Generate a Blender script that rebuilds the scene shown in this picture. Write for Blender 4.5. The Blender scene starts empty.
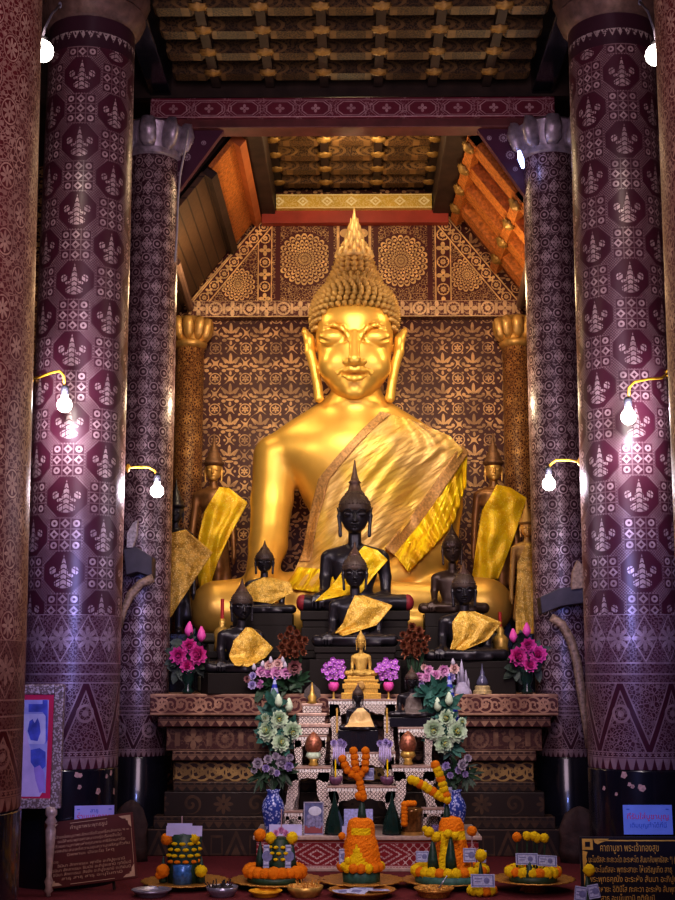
import bpy, math, random
import numpy as np
from mathutils import Vector, Matrix, Euler
from mathutils.bvhtree import BVHTree

random.seed(7)
RNG = np.random.default_rng(7)
SC = bpy.context.scene
COL = SC.collection
PI = math.pi

# ------------------------------------------------------------------ camera
F = 1300.0
EYE = Vector((0, 0, 1.15))
CROT = Euler((math.radians(90 + 9.8), 0, math.radians(0.639)), 'XYZ')
CM = CROT.to_matrix()


def at(px, py, Y):
    """point of the hall seen at (px, py) in the photograph and standing at depth Y"""
    d = CM @ Vector(((px - 337.5) / F, (450 - py) / F, -1))
    return EYE + d * (Y / d.y)


def zz(py, Y, px=352):
    return at(px, py, Y).z


def xx(px, Y, py=600):
    return at(px, py, Y).x


def ps(n, Y):
    return n * Y * 1.02 / F


# ------------------------------------------------------------------ mesh collecting
class MB:
    def __init__(self):
        self.v, self.f, self.m = [], [], []
        self.mi = 0

    def add(self, vs, fs, mi=None):
        o = len(self.v)
        self.v.extend([tuple(p) for p in vs])
        for f in fs:
            self.f.append(tuple(i + o for i in f))
            self.m.append(self.mi if mi is None else mi)
        return self

    def box(self, a, b, M=None):
        x0, y0, z0 = a
        x1, y1, z1 = b
        vs = [(x0, y0, z0), (x1, y0, z0), (x1, y1, z0), (x0, y1, z0), (x0, y0, z1), (x1, y0, z1), (x1, y1, z1), (x0, y1, z1)]
        if M is not None:
            vs = [M @ Vector(p) for p in vs]
        return self.add(vs, [(0, 3, 2, 1), (4, 5, 6, 7), (0, 1, 5, 4), (1, 2, 6, 5), (2, 3, 7, 6), (3, 0, 4, 7)])

    def lathe(self, prof, n=32, c=(0, 0, 0), M=None, cap=True, sx=1, sy=1, wob=None):
        vs, fs = [], []
        for (r, z) in prof:
            for i in range(n):
                a = 2 * PI * i / n
                rr = r * (1 + (wob(a, z) if wob else 0))
                p = Vector((c[0] + rr * math.cos(a) * sx, c[1] + rr * math.sin(a) * sy, c[2] + z))
                vs.append(M @ p if M is not None else p)
        for j in range(len(prof) - 1):
            for i in range(n):
                k = (i + 1) % n
                fs.append((j * n + i, j * n + k, (j + 1) * n + k, (j + 1) * n + i))
        if cap:
            fs.append(tuple(range(n - 1, -1, -1)))
            o = (len(prof) - 1) * n
            fs.append(tuple(range(o, o + n)))
        return self.add(vs, fs)

    def tube(self, pts, rad, n=10, flat=1.0):
        pts = [Vector(p) for p in pts]
        if not hasattr(rad, '__len__'):
            rad = [rad] * len(pts)
        vs, fs = [], []
        ref = None
        for i, p in enumerate(pts):
            t = (pts[min(i + 1, len(pts) - 1)] - pts[max(i - 1, 0)]).normalized()
            if ref is None:
                ref = Vector((0, 1, 0)) if abs(t.y) < .8 else Vector((1, 0, 0))
            u = t.cross(ref).normalized()
            w = u.cross(t).normalized()
            ref = w
            for k in range(n):
                a = 2 * PI * k / n
                vs.append(p + u * math.cos(a) * rad[i] + w * math.sin(a) * rad[i] * flat)
        for j in range(len(pts) - 1):
            for i in range(n):
                k = (i + 1) % n
                fs.append((j * n + i, j * n + k, (j + 1) * n + k, (j + 1) * n + i))
        fs.append(tuple(range(n - 1, -1, -1)))
        o = (len(pts) - 1) * n
        fs.append(tuple(range(o, o + n)))
        return self.add(vs, fs)

    def ball(self, c, r, n=14, m=9, wob=0, sc=(1, 1, 1)):
        vs, fs = [], []
        for j in range(m + 1):
            th = PI * j / m
            for i in range(n):
                a = 2 * PI * i / n
                rr = r * (1 + (random.uniform(-wob, wob) if wob and 0 < j < m else 0))
                vs.append((c[0] + rr * math.sin(th) * math.cos(a) * sc[0], c[1] + rr * math.sin(th) * math.sin(a) * sc[1], c[2] - rr * math.cos(th) * sc[2]))
        for j in range(m):
            for i in range(n):
                k = (i + 1) % n
                fs.append((j * n + i, j * n + k, (j + 1) * n + k, (j + 1) * n + i))
        return self.add(vs, fs)

    def prism(self, poly, y0, y1, M=None):
        """polygon in the x-z plane given counter-clockwise seen from -y, pushed from y0 (front) to y1"""
        n = len(poly)
        vs = [Vector((x, y0, z)) for x, z in poly] + [Vector((x, y1, z)) for x, z in poly]
        if M is not None:
            vs = [M @ p for p in vs]
        fs = [tuple(range(n)), tuple(range(2 * n - 1, n - 1, -1))]
        for i in range(n):
            k = (i + 1) % n
            fs.append((k, i, i + n, k + n))
        return self.add(vs, fs)

    def strip(self, L, R, y0, y1, M=None):
        """solid strip between two polylines of (x,z)"""
        for i in range(len(L) - 1):
            self.prism([L[i], L[i + 1], R[i + 1], R[i]], y0, y1, M)
        return self

    def leaf(self, base, d, up, ln, w, bend=.2, n=5):
        d = Vector(d).normalized()
        s = d.cross(Vector(up)).normalized()
        nn = s.cross(d)
        vs, fs = [], []
        for i in range(n + 1):
            t = i / n
            ww = w * math.sin(PI * min(1, t * .93 + .07)) ** .8 if i < n else 0.002 * ln
            c = Vector(base) + d * ln * t + nn * bend * ln * t * t
            vs += [c - s * ww / 2 + nn * ww * .15, c, c + s * ww / 2 + nn * ww * .15]
        for i in range(n):
            a = i * 3
            fs += [(a, a + 1, a + 4, a + 3), (a + 1, a + 2, a + 5, a + 4)]
        return self.add(vs, fs)

    def mesh(self, name, mats, smooth=False):
        me = bpy.data.meshes.new(name)
        me.from_pydata(self.v, [], self.f)
        for m in (mats if isinstance(mats, (list, tuple)) else [mats]):
            me.materials.append(m)
        if any(self.m):
            me.polygons.foreach_set('material_index', self.m)
        if smooth:
            me.polygons.foreach_set('use_smooth', [True] * len(me.polygons))
        me.update()
        return me

    def build(self, name, mats, parent=None, smooth=False, bevel=0, loc=None, auto=None):
        o = bpy.data.objects.new(name, self.mesh(name, mats, smooth))
        COL.objects.link(o)
        if parent:
            o.parent = parent
        if loc is not None:
            o.location = loc
        if bevel:
            b = o.modifiers.new('bevel', 'BEVEL')
            b.width = bevel
            b.segments = 2
            b.limit_method = 'ANGLE'
        if auto:
            sharp(o.data, auto)
        return o


def sharp(me, deg):
    """smooth shading with sharp edges past an angle"""
    me.polygons.foreach_set('use_smooth', [True] * len(me.polygons))
    me.set_sharp_from_angle(angle=math.radians(deg))


def tag(o, label=None, cat=None, group=None, kind=None):
    if label:
        o['label'] = label
    if cat:
        o['category'] = cat
    if group:
        o['group'] = group
    if kind:
        o['kind'] = kind
    return o


def thing(name, label, cat, loc=(0, 0, 0), rz=0, group=None, kind=None):
    o = bpy.data.objects.new(name, None)
    o.empty_display_size = .05
    COL.objects.link(o)
    o.location = loc
    o.rotation_euler.z = rz
    return tag(o, label, cat, group, kind)


def link(name, me, parent=None, loc=(0, 0, 0), rot=None, sc=None):
    o = bpy.data.objects.new(name, me)
    COL.objects.link(o)
    if parent:
        o.parent = parent
    o.location = loc
    if rot is not None:
        o.rotation_euler = rot
    if sc is not None:
        o.scale = sc if hasattr(sc, '__len__') else (sc,) * 3
    return o


# ------------------------------------------------------------------ shader expressions
class X:
    """a float expression that becomes Math nodes"""
    def __init__(self, nt, s):
        self.nt, self.s = nt, s

    def op(self, kind, *a):
        n = self.nt.nodes.new('ShaderNodeMath')
        n.operation = kind
        for i, v in enumerate((self,) + a):
            if isinstance(v, X):
                self.nt.links.new(v.s, n.inputs[i])
            else:
                n.inputs[i].default_value = float(v)
        return X(self.nt, n.outputs[0])

    def __add__(s, o): return s.op('ADD', o)
    __radd__ = __add__
    def __sub__(s, o): return s.op('SUBTRACT', o)
    def __rsub__(s, o): return (s * -1.0) + o
    def __mul__(s, o): return s.op('MULTIPLY', o)
    __rmul__ = __mul__
    def __truediv__(s, o): return s.op('DIVIDE', o)
    def abs(s): return s.op('ABSOLUTE')
    def sin(s): return s.op('SINE')
    def cos(s): return s.op('COSINE')
    def fract(s): return s.op('FRACT')
    def floor(s): return s.op('FLOOR')
    def sqrt(s): return s.op('SQRT')
    def max(s, o): return s.op('MAXIMUM', o)
    def min(s, o): return s.op('MINIMUM', o)
    def lt(s, o): return s.op('LESS_THAN', o)
    def gt(s, o): return s.op('GREATER_THAN', o)
    def at2(s, o): return s.op('ARCTAN2', o)
    def inv(s): return s * -1.0 + 1.0


def ctr(u, P, off=0.0):
    """coordinate measured from the middle of its cell of period P, a middle lying at off"""
    return ((u * (1.0 / P) + (0.5 - off / P)).fract() - 0.5) * P


def rad(u, v):
    return (u * u + v * v).sqrt()


def ell(u, v, cx, cy, rx, ry):
    return rad((u - cx) * (1 / rx), (v - cy) * (1 / ry)).lt(1.0)


def rosette(u, v, R, n=16, rings=3.0):
    r = rad(u, v) * (1.0 / R)
    a = v.at2(u)
    w = (r * (rings * 2 * PI) - (a * (n / 2.0)).sin().abs() * 1.5).sin().gt(-.1)
    return w * r.lt(1.0)


def petals(u, v, R, n=5, inner=.3, sharp_=1):
    r = rad(u, v) * (1.0 / R)
    a = v.at2(u) - PI / 2
    c = (a * (n / 2.0)).cos().abs()
    for _ in range(sharp_ - 1):
        c = c * c
    return r.lt(c * (1 - inner) + inner) * r.gt(.13)


def mandala(u, v, R, n=24, rings=4):
    """rings of round scallops with dots, as stencilled on the gable"""
    q = rad(u, v) * (rings / R)
    idx, fr = q.floor(), q.fract()
    a = v.at2(u) * (n / (2 * PI)) + idx * .5
    s = (a.fract() * 2.0 - 1.0).abs()
    dome = (s * s * -1.0 + 1.0).max(0.0).sqrt() * .86
    m = (fr - dome).abs().lt(.17) + fr.lt(.42) * s.lt(.55) * fr.gt(.08)
    return m.min(1.0) * q.lt(float(rings))


def scroll(u, v, R, turns=2.0, sgn=1.0):
    r = rad(u, v) * (1.0 / R)
    a = v.at2(u) * sgn
    return (r * (turns * 2 * PI) + a).sin().gt(.25) * r.lt(1.0)


def teeth(u, v, P, h, top):
    """row of points hanging from height top"""
    f = (ctr(u, P) * (2 / P)).abs()
    d = (v * -1.0 + top)
    return d.lt((f.inv()) * h) * d.gt(0.0)


def band(v, c, w):
    return (v - c).abs().lt(w / 2)


MATS = {}


def nodes_mat(name):
    m = bpy.data.materials.new(name)
    m.use_nodes = True
    nt = m.node_tree
    b = nt.nodes['Principled BSDF']
    return m, nt, b


def noise(nt, scale, detail=3, vec=None, rough=.5):
    n = nt.nodes.new('ShaderNodeTexNoise')
    n.inputs['Scale'].default_value = scale
    n.inputs['Detail'].default_value = detail
    n.inputs['Roughness'].default_value = rough
    if vec is None:
        vec = coord(nt)
    nt.links.new(vec, n.inputs['Vector'])
    return X(nt, n.outputs['Fac'])


def coord(nt):
    for n in nt.nodes:
        if n.type == 'TEX_COORD':
            return n.outputs['Object']
    return nt.nodes.new('ShaderNodeTexCoord').outputs['Object']


def voro(nt, scale, feature='F1', out='Distance'):
    n = nt.nodes.new('ShaderNodeTexVoronoi')
    n.feature = feature
    n.inputs['Scale'].default_value = scale
    nt.links.new(coord(nt), n.inputs['Vector'])
    return X(nt, n.outputs[out])


def mixc(nt, fac, a, b):
    n = nt.nodes.new('ShaderNodeMix')
    n.data_type = 'RGBA'
    if isinstance(fac, X):
        nt.links.new(fac.s, n.inputs[0])
    else:
        n.inputs[0].default_value = fac
    for k, c in ((6, a), (7, b)):
        if isinstance(c, (tuple, list)):
            n.inputs[k].default_value = (*c[:3], 1)
        else:
            nt.links.new(c, n.inputs[k])
    return n.outputs[2]


def bump(nt, b, h, strength=.3, dist=.01):
    n = nt.nodes.new('ShaderNodeBump')
    n.inputs['Strength'].default_value = strength
    n.inputs['Distance'].default_value = dist
    nt.links.new(h.s, n.inputs['Height'])
    nt.links.new(n.outputs[0], b.inputs['Normal'])


def simple(name, col, rough=.5, metal=0.0, var=.15, scale=30, bmp=0, bdist=.004, coat=0, emit=0, sheen=0, spec=None):
    m, nt, b = nodes_mat(name)
    f = noise(nt, scale, 4)
    d = tuple(c * (1 - var) for c in col)
    l = tuple(min(1, c * (1 + var)) for c in col)
    f2 = (f - .5) * 2.2 + .5
    nt.links.new(mixc(nt, f2, d, l), b.inputs['Base Color'])
    b.inputs['Roughness'].default_value = rough
    b.inputs['Metallic'].default_value = metal
    if coat:
        b.inputs['Coat Weight'].default_value = coat
    if spec is not None:
        b.inputs['Specular IOR Level'].default_value = spec
    if bmp:
        bump(nt, b, f, bmp, bdist)
    if emit:
        b.inputs['Emission Color'].default_value = (*col, 1)
        b.inputs['Emission Strength'].default_value = emit
    MATS[name] = m
    return m


def pattern(name, fn, dark, light, rough=.4, metal=0.0, wrap=None, lmetal=.0, wear=.35, wscale=9, dscale=4, spec=.5, lightdark=None):
    """two-tone stencil: fn(nt, u, v, ...) gives a 0..1 mask. wrap = radius for a column, None for flat x-z"""
    m, nt, b = nodes_mat(name)
    s = nt.nodes.new('ShaderNodeSeparateXYZ')
    nt.links.new(coord(nt), s.inputs[0])
    x, y, z = (X(nt, s.outputs[i]) for i in range(3))
    if wrap:
        u = x.at2(y * -1.0) * wrap
    else:
        u = x
    mask = fn(nt, u, z).min(1.0)
    w = noise(nt, wscale, 5, rough=.65)
    mk = mask * ((w - .36) * 5.0).max(1 - wear).min(1.0)
    dn = noise(nt, dscale, 3)
    dk = mixc(nt, dn, tuple(c * .6 for c in dark), tuple(c * 1.3 for c in dark))
    nt.links.new(mixc(nt, mk, dk, light), b.inputs['Base Color'])
    b.inputs['Roughness'].default_value = rough
    b.inputs['Specular IOR Level'].default_value = spec
    if lmetal:
        nt.links.new((mk * lmetal).s, b.inputs['Metallic'])
    bump(nt, b, mk, .25, .002)
    MATS[name] = m
    return m


# ------------------------------------------------------------------ soft solids on a grid
class Field:
    def __init__(self, lo, hi, h):
        self.lo = np.array(lo, np.float32)
        self.h = h
        n = np.ceil((np.array(hi) - np.array(lo)) / h).astype(int) + 1
        self.n = n
        self.ax = [self.lo[i] + h * np.arange(n[i], dtype=np.float32) for i in range(3)]
        self.f = np.full(tuple(n), 9.0, np.float32)

    def _sub(self, lo, hi):
        sl = []
        for i in range(3):
            a = int(max(0, math.floor((lo[i] - self.lo[i]) / self.h)))
            b = int(min(self.n[i], math.ceil((hi[i] - self.lo[i]) / self.h) + 1))
            if b <= a:
                return None, None
            sl.append(slice(a, b))
        g = (self.ax[0][sl[0]][:, None, None], self.ax[1][sl[1]][None, :, None], self.ax[2][sl[2]][None, None, :])
        return tuple(sl), g

    def _mix(self, sl, d, k, cut):
        a = self.f[sl]
        if cut:
            if k:
                h = np.clip(.5 - .5 * (d + a) / k, 0, 1)
                self.f[sl] = a * (1 - h) + (-d) * h + k * h * (1 - h)
            else:
                self.f[sl] = np.maximum(a, -d)
        else:
            if k:
                h = np.clip(.5 + .5 * (a - d) / k, 0, 1)
                self.f[sl] = a * (1 - h) + d * h - k * h * (1 - h)
            else:
                self.f[sl] = np.minimum(a, d)

    def cap(self, p, q, r1, r2=None, k=0.0, cut=False, sq=(1, 1, 1)):
        r2 = r1 if r2 is None else r2
        p, q = np.array(p, float), np.array(q, float)
        m = (max(r1, r2)) * max(1 / s for s in sq) * 1.6 + 3 * k + 3 * self.h
        sl, g = self._sub(np.minimum(p, q) - m, np.maximum(p, q) + m)
        if sl is None:
            return self
        d = (q - p) * np.array(sq)
        L = float((d * d).sum()) + 1e-9
        gx, gy, gz = [(g[i] - p[i]) * sq[i] for i in range(3)]
        t = np.clip((gx * d[0] + gy * d[1] + gz * d[2]) / L, 0, 1)
        dist = np.sqrt((gx - t * d[0]) ** 2 + (gy - t * d[1]) ** 2 + (gz - t * d[2]) ** 2) - (r1 + (r2 - r1) * t)
        self._mix(sl, dist.astype(np.float32), k, cut)
        return self

    def chain(self, pts, rs, k=0.0, kk=None, **kw):
        for i in range(len(pts) - 1):
            self.cap(pts[i], pts[i + 1], rs[i], rs[i + 1], k, **kw)
        return self

    def ell(self, c, r, k=0.0, cut=False, rot=None):
        c = np.array(c, float)
        m = max(r) + 3 * k + 3 * self.h
        sl, g = self._sub(c - m, c + m)
        if sl is None:
            return self
        x, y, z = [g[i] - c[i] for i in range(3)]
        if rot:  # roll about y (degrees)
            a = math.radians(rot)
            x, z = x * math.cos(a) + z * math.sin(a), -x * math.sin(a) + z * math.cos(a)
        k0 = np.sqrt((x / r[0]) ** 2 + (y / r[1]) ** 2 + (z / r[2]) ** 2)
        k1 = np.sqrt((x / r[0] ** 2) ** 2 + (y / r[1] ** 2) ** 2 + (z / r[2] ** 2) ** 2) + 1e-6
        self._mix(sl, (k0 * (k0 - 1) / k1).astype(np.float32), k, cut)
        return self

    def below(self, z):
        self.f = np.maximum(self.f, (z - self.ax[2])[None, None, :])
        return self

    def nets(self):
        F_ = self.f
        ins = F_ < 0
        cnt = np.zeros(tuple(self.n - 1), np.uint8)
        for i in (0, 1):
            for j in (0, 1):
                for k in (0, 1):
                    cnt += ins[i:i + self.n[0] - 1, j:j + self.n[1] - 1, k:k + self.n[2] - 1]
        act = (cnt > 0) & (cnt < 8)
        I = np.argwhere(act)
        idx = np.full(act.shape, -1, np.int64)
        idx[act] = np.arange(len(I))
        pos = np.zeros((len(I), 3))
        num = np.zeros(len(I))
        co = [(i, j, k) for i in (0, 1) for j in (0, 1) for k in (0, 1)]
        for a in co:
            for ax in range(3):
                if a[ax]:
                    continue
                b = list(a)
                b[ax] = 1
                va = F_[I[:, 0] + a[0], I[:, 1] + a[1], I[:, 2] + a[2]]
                vb = F_[I[:, 0] + b[0], I[:, 1] + b[1], I[:, 2] + b[2]]
                cr = (va < 0) != (vb < 0)
                t = np.where(cr, va / np.where(cr, va - vb, 1), 0)
                p = np.tile(np.array(a, float), (len(I), 1))
                p[:, ax] += t
                pos += p * cr[:, None]
                num += cr
        V = self.lo + self.h * (I + pos / num[:, None])
        Q = []
        for ax in range(3):
            o1, o2 = [(1, 2), (2, 0), (0, 1)][ax]
            s0 = [slice(1, -1)] * 3
            s1 = [slice(1, -1)] * 3
            s0[ax] = slice(0, -1)
            s1[ax] = slice(1, None)
            A, B = ins[tuple(s0)], ins[tuple(s1)]
            E_ = np.argwhere(A != B)
            if not len(E_):
                continue
            sg = A[E_[:, 0], E_[:, 1], E_[:, 2]]
            c = E_ + 1
            c[:, ax] -= 1
            def cell(d1, d2):
                q = c.copy()
                q[:, o1] += d1
                q[:, o2] += d2
                return idx[q[:, 0], q[:, 1], q[:, 2]]
            q = np.stack([cell(-1, -1), cell(0, -1), cell(0, 0), cell(-1, 0)], 1)
            q[~sg] = q[~sg][:, ::-1]
            Q.append(q)
        return V, np.concatenate(Q)


def relax(V, Q, n=1, lam=.5):
    e = np.concatenate([Q[:, [0, 1]], Q[:, [1, 2]], Q[:, [2, 3]], Q[:, [3, 0]]])
    for _ in range(n):
        s = np.zeros_like(V)
        c = np.zeros(len(V))
        np.add.at(s, e[:, 0], V[e[:, 1]])
        np.add.at(c, e[:, 0], 1)
        np.add.at(s, e[:, 1], V[e[:, 0]])
        np.add.at(c, e[:, 1], 1)
        V = V * (1 - lam) + lam * s / np.maximum(c, 1)[:, None]
    return V


def nets_mesh(name, parts, mat):
    """parts: list of (V,Q); one smooth mesh"""
    me = bpy.data.meshes.new(name)
    vs, qs, o = [], [], 0
    for V, Q in parts:
        vs.append(V)
        qs.append(Q + o)
        o += len(V)
    V, Q = np.concatenate(vs), np.concatenate(qs)
    me.from_pydata(V.tolist(), [], Q.tolist())
    me.materials.append(mat)
    me.polygons.foreach_set('use_smooth', [True] * len(me.polygons))
    return me


def poly_pt(poly, t):
    """point at share t along a polyline (by length)"""
    P = [np.array(p, float) for p in poly]
    L = [np.linalg.norm(P[i + 1] - P[i]) for i in range(len(P) - 1)]
    s = t * sum(L)
    for i, l in enumerate(L):
        if s <= l or i == len(L) - 1:
            return P[i] + (P[i + 1] - P[i]) * min(1, s / max(l, 1e-9))
        s -= l


def drape(bvh, left, right, nu, nv, off, wrinkle=None, relaxn=40, back=1e9, y_far=-50, thick=0.0, sag=None):
    """cloth stretched over a body: bounded by two (x,z) polylines (top to bottom), pulled onto the front of the body"""
    P = np.zeros((nv + 1, nu + 1, 3))
    hit = np.full((nv + 1, nu + 1), np.nan)
    for j in range(nv + 1):
        a, b = poly_pt(left, j / nv), poly_pt(right, j / nv)
        for i in range(nu + 1):
            q = a + (b - a) * i / nu
            P[j, i, 0], P[j, i, 2] = q
            h = bvh.ray_cast(Vector((q[0], y_far, q[1])), Vector((0, 1, 0)))
            if h[0] is not None and h[0].y < back:
                hit[j, i] = h[0].y
    y = hit.copy()
    for _ in range(400):
        bad = np.isnan(y)
        if not bad.any():
            break
        pad = np.pad(y, 1, constant_values=np.nan)
        st = np.stack([pad[:-2, 1:-1], pad[2:, 1:-1], pad[1:-1, :-2], pad[1:-1, 2:]])
        with np.errstate(all='ignore'):
            m = np.nanmean(st, 0)
        y = np.where(bad, m, y)
    cap_ = np.where(np.isnan(hit), 1e9, hit)
    for _ in range(relaxn):
        pad = np.pad(y, 1, mode='edge')
        m = (pad[:-2, 1:-1] + pad[2:, 1:-1] + pad[1:-1, :-2] + pad[1:-1, 2:]) / 4
        y = np.minimum(m, cap_)
    pad = np.pad(y, 1, mode='edge')
    y = (y * 2 + pad[:-2, 1:-1] + pad[2:, 1:-1] + pad[1:-1, :-2] + pad[1:-1, 2:]) / 6
    P[:, :, 1] = y - off
    if wrinkle:
        for j in range(nv + 1):
            for i in range(nu + 1):
                P[j, i, 1] -= max(wrinkle(i / nu, j / nv), -off * .55)
    vs = P.reshape(-1, 3).tolist()
    w = nu + 1
    fs = [(j * w + i, (j + 1) * w + i, (j + 1) * w + i + 1, j * w + i + 1) for j in range(nv) for i in range(nu)]
    return vs, fs, P


def cloth(name, vs, fs, mat, parent, thick=.004, loc=None):
    me = bpy.data.meshes.new(name)
    me.from_pydata(vs, [], fs)
    me.materials.append(mat)
    me.polygons.foreach_set('use_smooth', [True] * len(me.polygons))
    o = link(name, me, parent, loc or (0, 0, 0))
    s = o.modifiers.new('solid', 'SOLIDIFY')
    s.thickness = thick
    s.offset = -1
    return o


def copy_tree(o, parent=None):
    c = o.copy()
    COL.objects.link(c)
    c.parent = parent
    for ch in list(o.children):
        copy_tree(ch, c)
    return c


def text_mesh(name, body, size, mat, parent, loc, rot, width=None, align='CENTER', lift=0.0):
    cu = bpy.data.curves.new(name, 'FONT')
    cu.body = body
    cu.size = size
    cu.align_x = align
    t = bpy.data.objects.new(name, cu)
    COL.objects.link(t)
    bpy.context.view_layer.update()
    me = bpy.data.meshes.new_from_object(t.evaluated_get(bpy.context.evaluated_depsgraph_get()))
    wd = t.dimensions.x
    COL.objects.unlink(t)
    bpy.data.objects.remove(t)
    me.materials.clear()
    me.materials.append(mat)
    me.name = name
    o = link(name, me, parent, loc, rot)
    if width and wd > 0:
        o.scale.x = width / wd
    return o
# ------------------------------------------------------------------ materials
MAROON = (.085, .018, .028)
CREAM = (.62, .50, .40)
gold = simple('gilded_skin', (.80, .50, .12), .41, .58, .18, 3.0, .12, .004)
gold_dull = simple('dull_gilding', (.50, .30, .09), .45, .45, .35, 18, .3, .006)
gold_leaf = simple('old_gold_leaf', (.62, .40, .10), .42, .55, .3, 25, .35, .006)
curl_gold = simple('curl_gilding', (.48, .31, .11), .5, .35, .3, 12, .2, .004)
black_metal = simple('black_bronze', (.022, .019, .026), .32, .25, .3, 8, .1, .004)
brown_bronze = simple('brown_bronze', (.055, .032, .024), .36, .35, .4, 10, .15, .004)
black_lacquer = simple('black_lacquer', (.010, .010, .018), .22, .0, .3, 6, .1, .006, coat=.4)
dark_wood = simple('dark_ceiling_wood', (.040, .022, .016), .6, 0, .4, 9, .3, .006)
purple_wood = simple('purple_painted_wood', (.055, .014, .032), .5, 0, .3, 8)
orange_wood = simple('orange_carving', (.50, .17, .035), .5, .1, .45, 42, .6, .012)  # orange carved wood of the rear roof slopes
red_paint = simple('red_paint', (.36, .055, .03), .5, 0, .2, 6)
carpet = simple('red_carpet', (.115, .007, .011), .95, 0, .4, 60, .4, .004)
side_dark = simple('aisle_wall_dark', (.05, .022, .02), .7, 0, .5, 6)
rock = simple('carved_brown_stone', (.050, .026, .020), .75, 0, .5, 14, .7, .02)
white_wire = simple('grey_wire', (.45, .42, .45), .5)


def fn_deity(nt, u, v):
    Pu, Pv = .4445, .43
    m = ((u * (2 * PI / .017)).sin() * (v * (2 * PI / .017)).sin()).gt(.05) * .60
    m = m * (noise(nt, 14, 3).gt(.3) * .5 + .5)
    for ou, ov in ((0, 0), (Pu / 2, Pv / 2)):
        cu, cv = ctr(u, Pu, ou), ctr(v, Pv, ov)
        cb = ctr(v, Pv, ov + Pv / 2)
        au = cu.abs()
        inb = au.lt(.094) * cb.abs().lt(.094)
        su, sv = ctr(cu, .0625), ctr(cb, .0625)
        q = su.abs().max(sv.abs())
        dia = (su.abs() + sv.abs())
        r = rad(su, sv)
        odd = (cu.abs().lt(.033) + cb.abs().lt(.033)).gt(.5)
        dot = odd * (dia.lt(.027) * dia.gt(.012)) + odd.inv() * (r.lt(.02) * r.gt(.008))
        sq = q.lt(.0275)
        val = sq * dot * .95 + sq.inv() * .34
        m = m * inb.inv() + val * inb
        oc = au.max(cv.abs()).max((au + cv.abs()) * .73)
        ino = oc.lt(.116)
        fig = ell(au, cv, 0, -.002, .025, .038) + (au - (cv * -1.0 + .10) * .24).lt(0) * cv.gt(.02)
        fig = fig + ell(au, cv, .0, -.064, .052, .027) + ell(au, cv, .062, .009, .02, .023) + ell(au, cv, .036, -.02, .018, .011)
        cut = ((cv * 210.0 + au * 120.0).sin().gt(-.72)) * ((au * 260.0).sin().gt(-.85))
        m = m * ino.inv() + fig.min(1.0) * cut * ino
    return m


def fn_leafcol(nt, u, v):
    """diamonds and small rosettes in columns on a leafy ground"""
    P, Q = .157, .21
    m = (voro(nt, 62).gt(.60) * .6)
    m = m.max(((u * (2 * PI / .05)).sin() * (v * (2 * PI / .06)).cos()).gt(.70) * .7)
    for ou, ov in ((0, 0), (P / 2, Q / 2)):
        cu, cv = ctr(u, P, ou), ctr(v, Q, ov)
        d = cu.abs() * 1.35 + cv.abs()
        m = m * d.gt(.062) + (d.lt(.054) * d.gt(.042) + petals(cu, cv, .032, 4)).min(1.0) * d.lt(.062)
        c2 = ctr(v, Q, ov + Q / 2)
        r = rad(cu, c2)
        m = m * r.gt(.038) + (r.lt(.034) * r.gt(.026) + r.lt(.012)).min(1.0) * r.lt(.038)
    return m


def fn_florcol(nt, u, v):
    P, Q = .19, .30
    m = voro(nt, 48, 'DISTANCE_TO_EDGE').lt(.10) * .7
    m = m.max(((u * (2 * PI / .062)).cos() * (v * (2 * PI / .07)).cos()).gt(.5) * .8)
    for ou, ov in ((0, 0), (P / 2, Q / 2)):
        cu, cv = ctr(u, P, ou), ctr(v, Q, ov)
        r = rad(cu, cv * .75)
        m = m * r.gt(.05) + (petals(cu, cv * .75, .038, 8) + r.lt(.047) * r.gt(.041)).min(1.0) * r.lt(.05)
    return m


def fn_wall(nt, u, v):
    P, Q = .268, .276
    n1 = (noise(nt, 9, 2) - .5) * .05
    uu = u + n1
    m = ((uu * (PI * 2 / P)).cos() + (v * (PI * 2 / Q)).cos()).abs().lt(.09)
    m = m.max(((uu * (6 * PI / P)).cos() * (v * (6 * PI / Q)).cos()).gt(.72))
    for ou, ov in ((0, 0), (P / 2, Q / 2)):
        cu, cv = ctr(u, P, ou), ctr(v, Q, ov)
        if ou == 0:
            r = rad(cu, cv)
            au = cu.abs()
            k = au * .8 + cv * .6
            k2 = au * -.6 + cv * .8
            k3 = au * .45 + cv * .9
            k4 = au * -.9 + cv * .45
            fl_ = ell(au, cv, 0, .045, .015, .05) + ell(k, k2, .052, -.004, .046, .013) + ell(k3, k4, .05, -.036, .034, .012)
            fl_ = fl_ + ell(au, cv, .05, -.026, .030, .012) + ell(au, cv, .0, -.052, .038, .011) + ell(au, cv, .058, -.064, .02, .015) + ell(au, cv, 0, -.088, .012, .02) + rad(au - .085, cv + .01).lt(.016)
            m = m * r.gt(.104) + fl_.min(1.0) * r.lt(.12)
        else:
            r = rad(cu, cv)
            m = m * r.gt(.056) + (petals(cu, cv, .034, 6) + r.lt(.052) * r.gt(.042)).min(1.0) * r.lt(.056)
    return m


def fn_scroll(P, h, c=0.0):
    def f(nt, u, v):
        w = v - c
        cu = ctr(u, P)
        c2 = ctr(u, P, P / 2)
        m = scroll(cu, w, h * .48, 1.6, 1).max(scroll(c2, w, h * .48, 1.6, -1) * .9)
        m = m.max(petals(cu, w, h * .2, 5))
        return m.max(w.abs().gt(h * .47))
    return f


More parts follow.
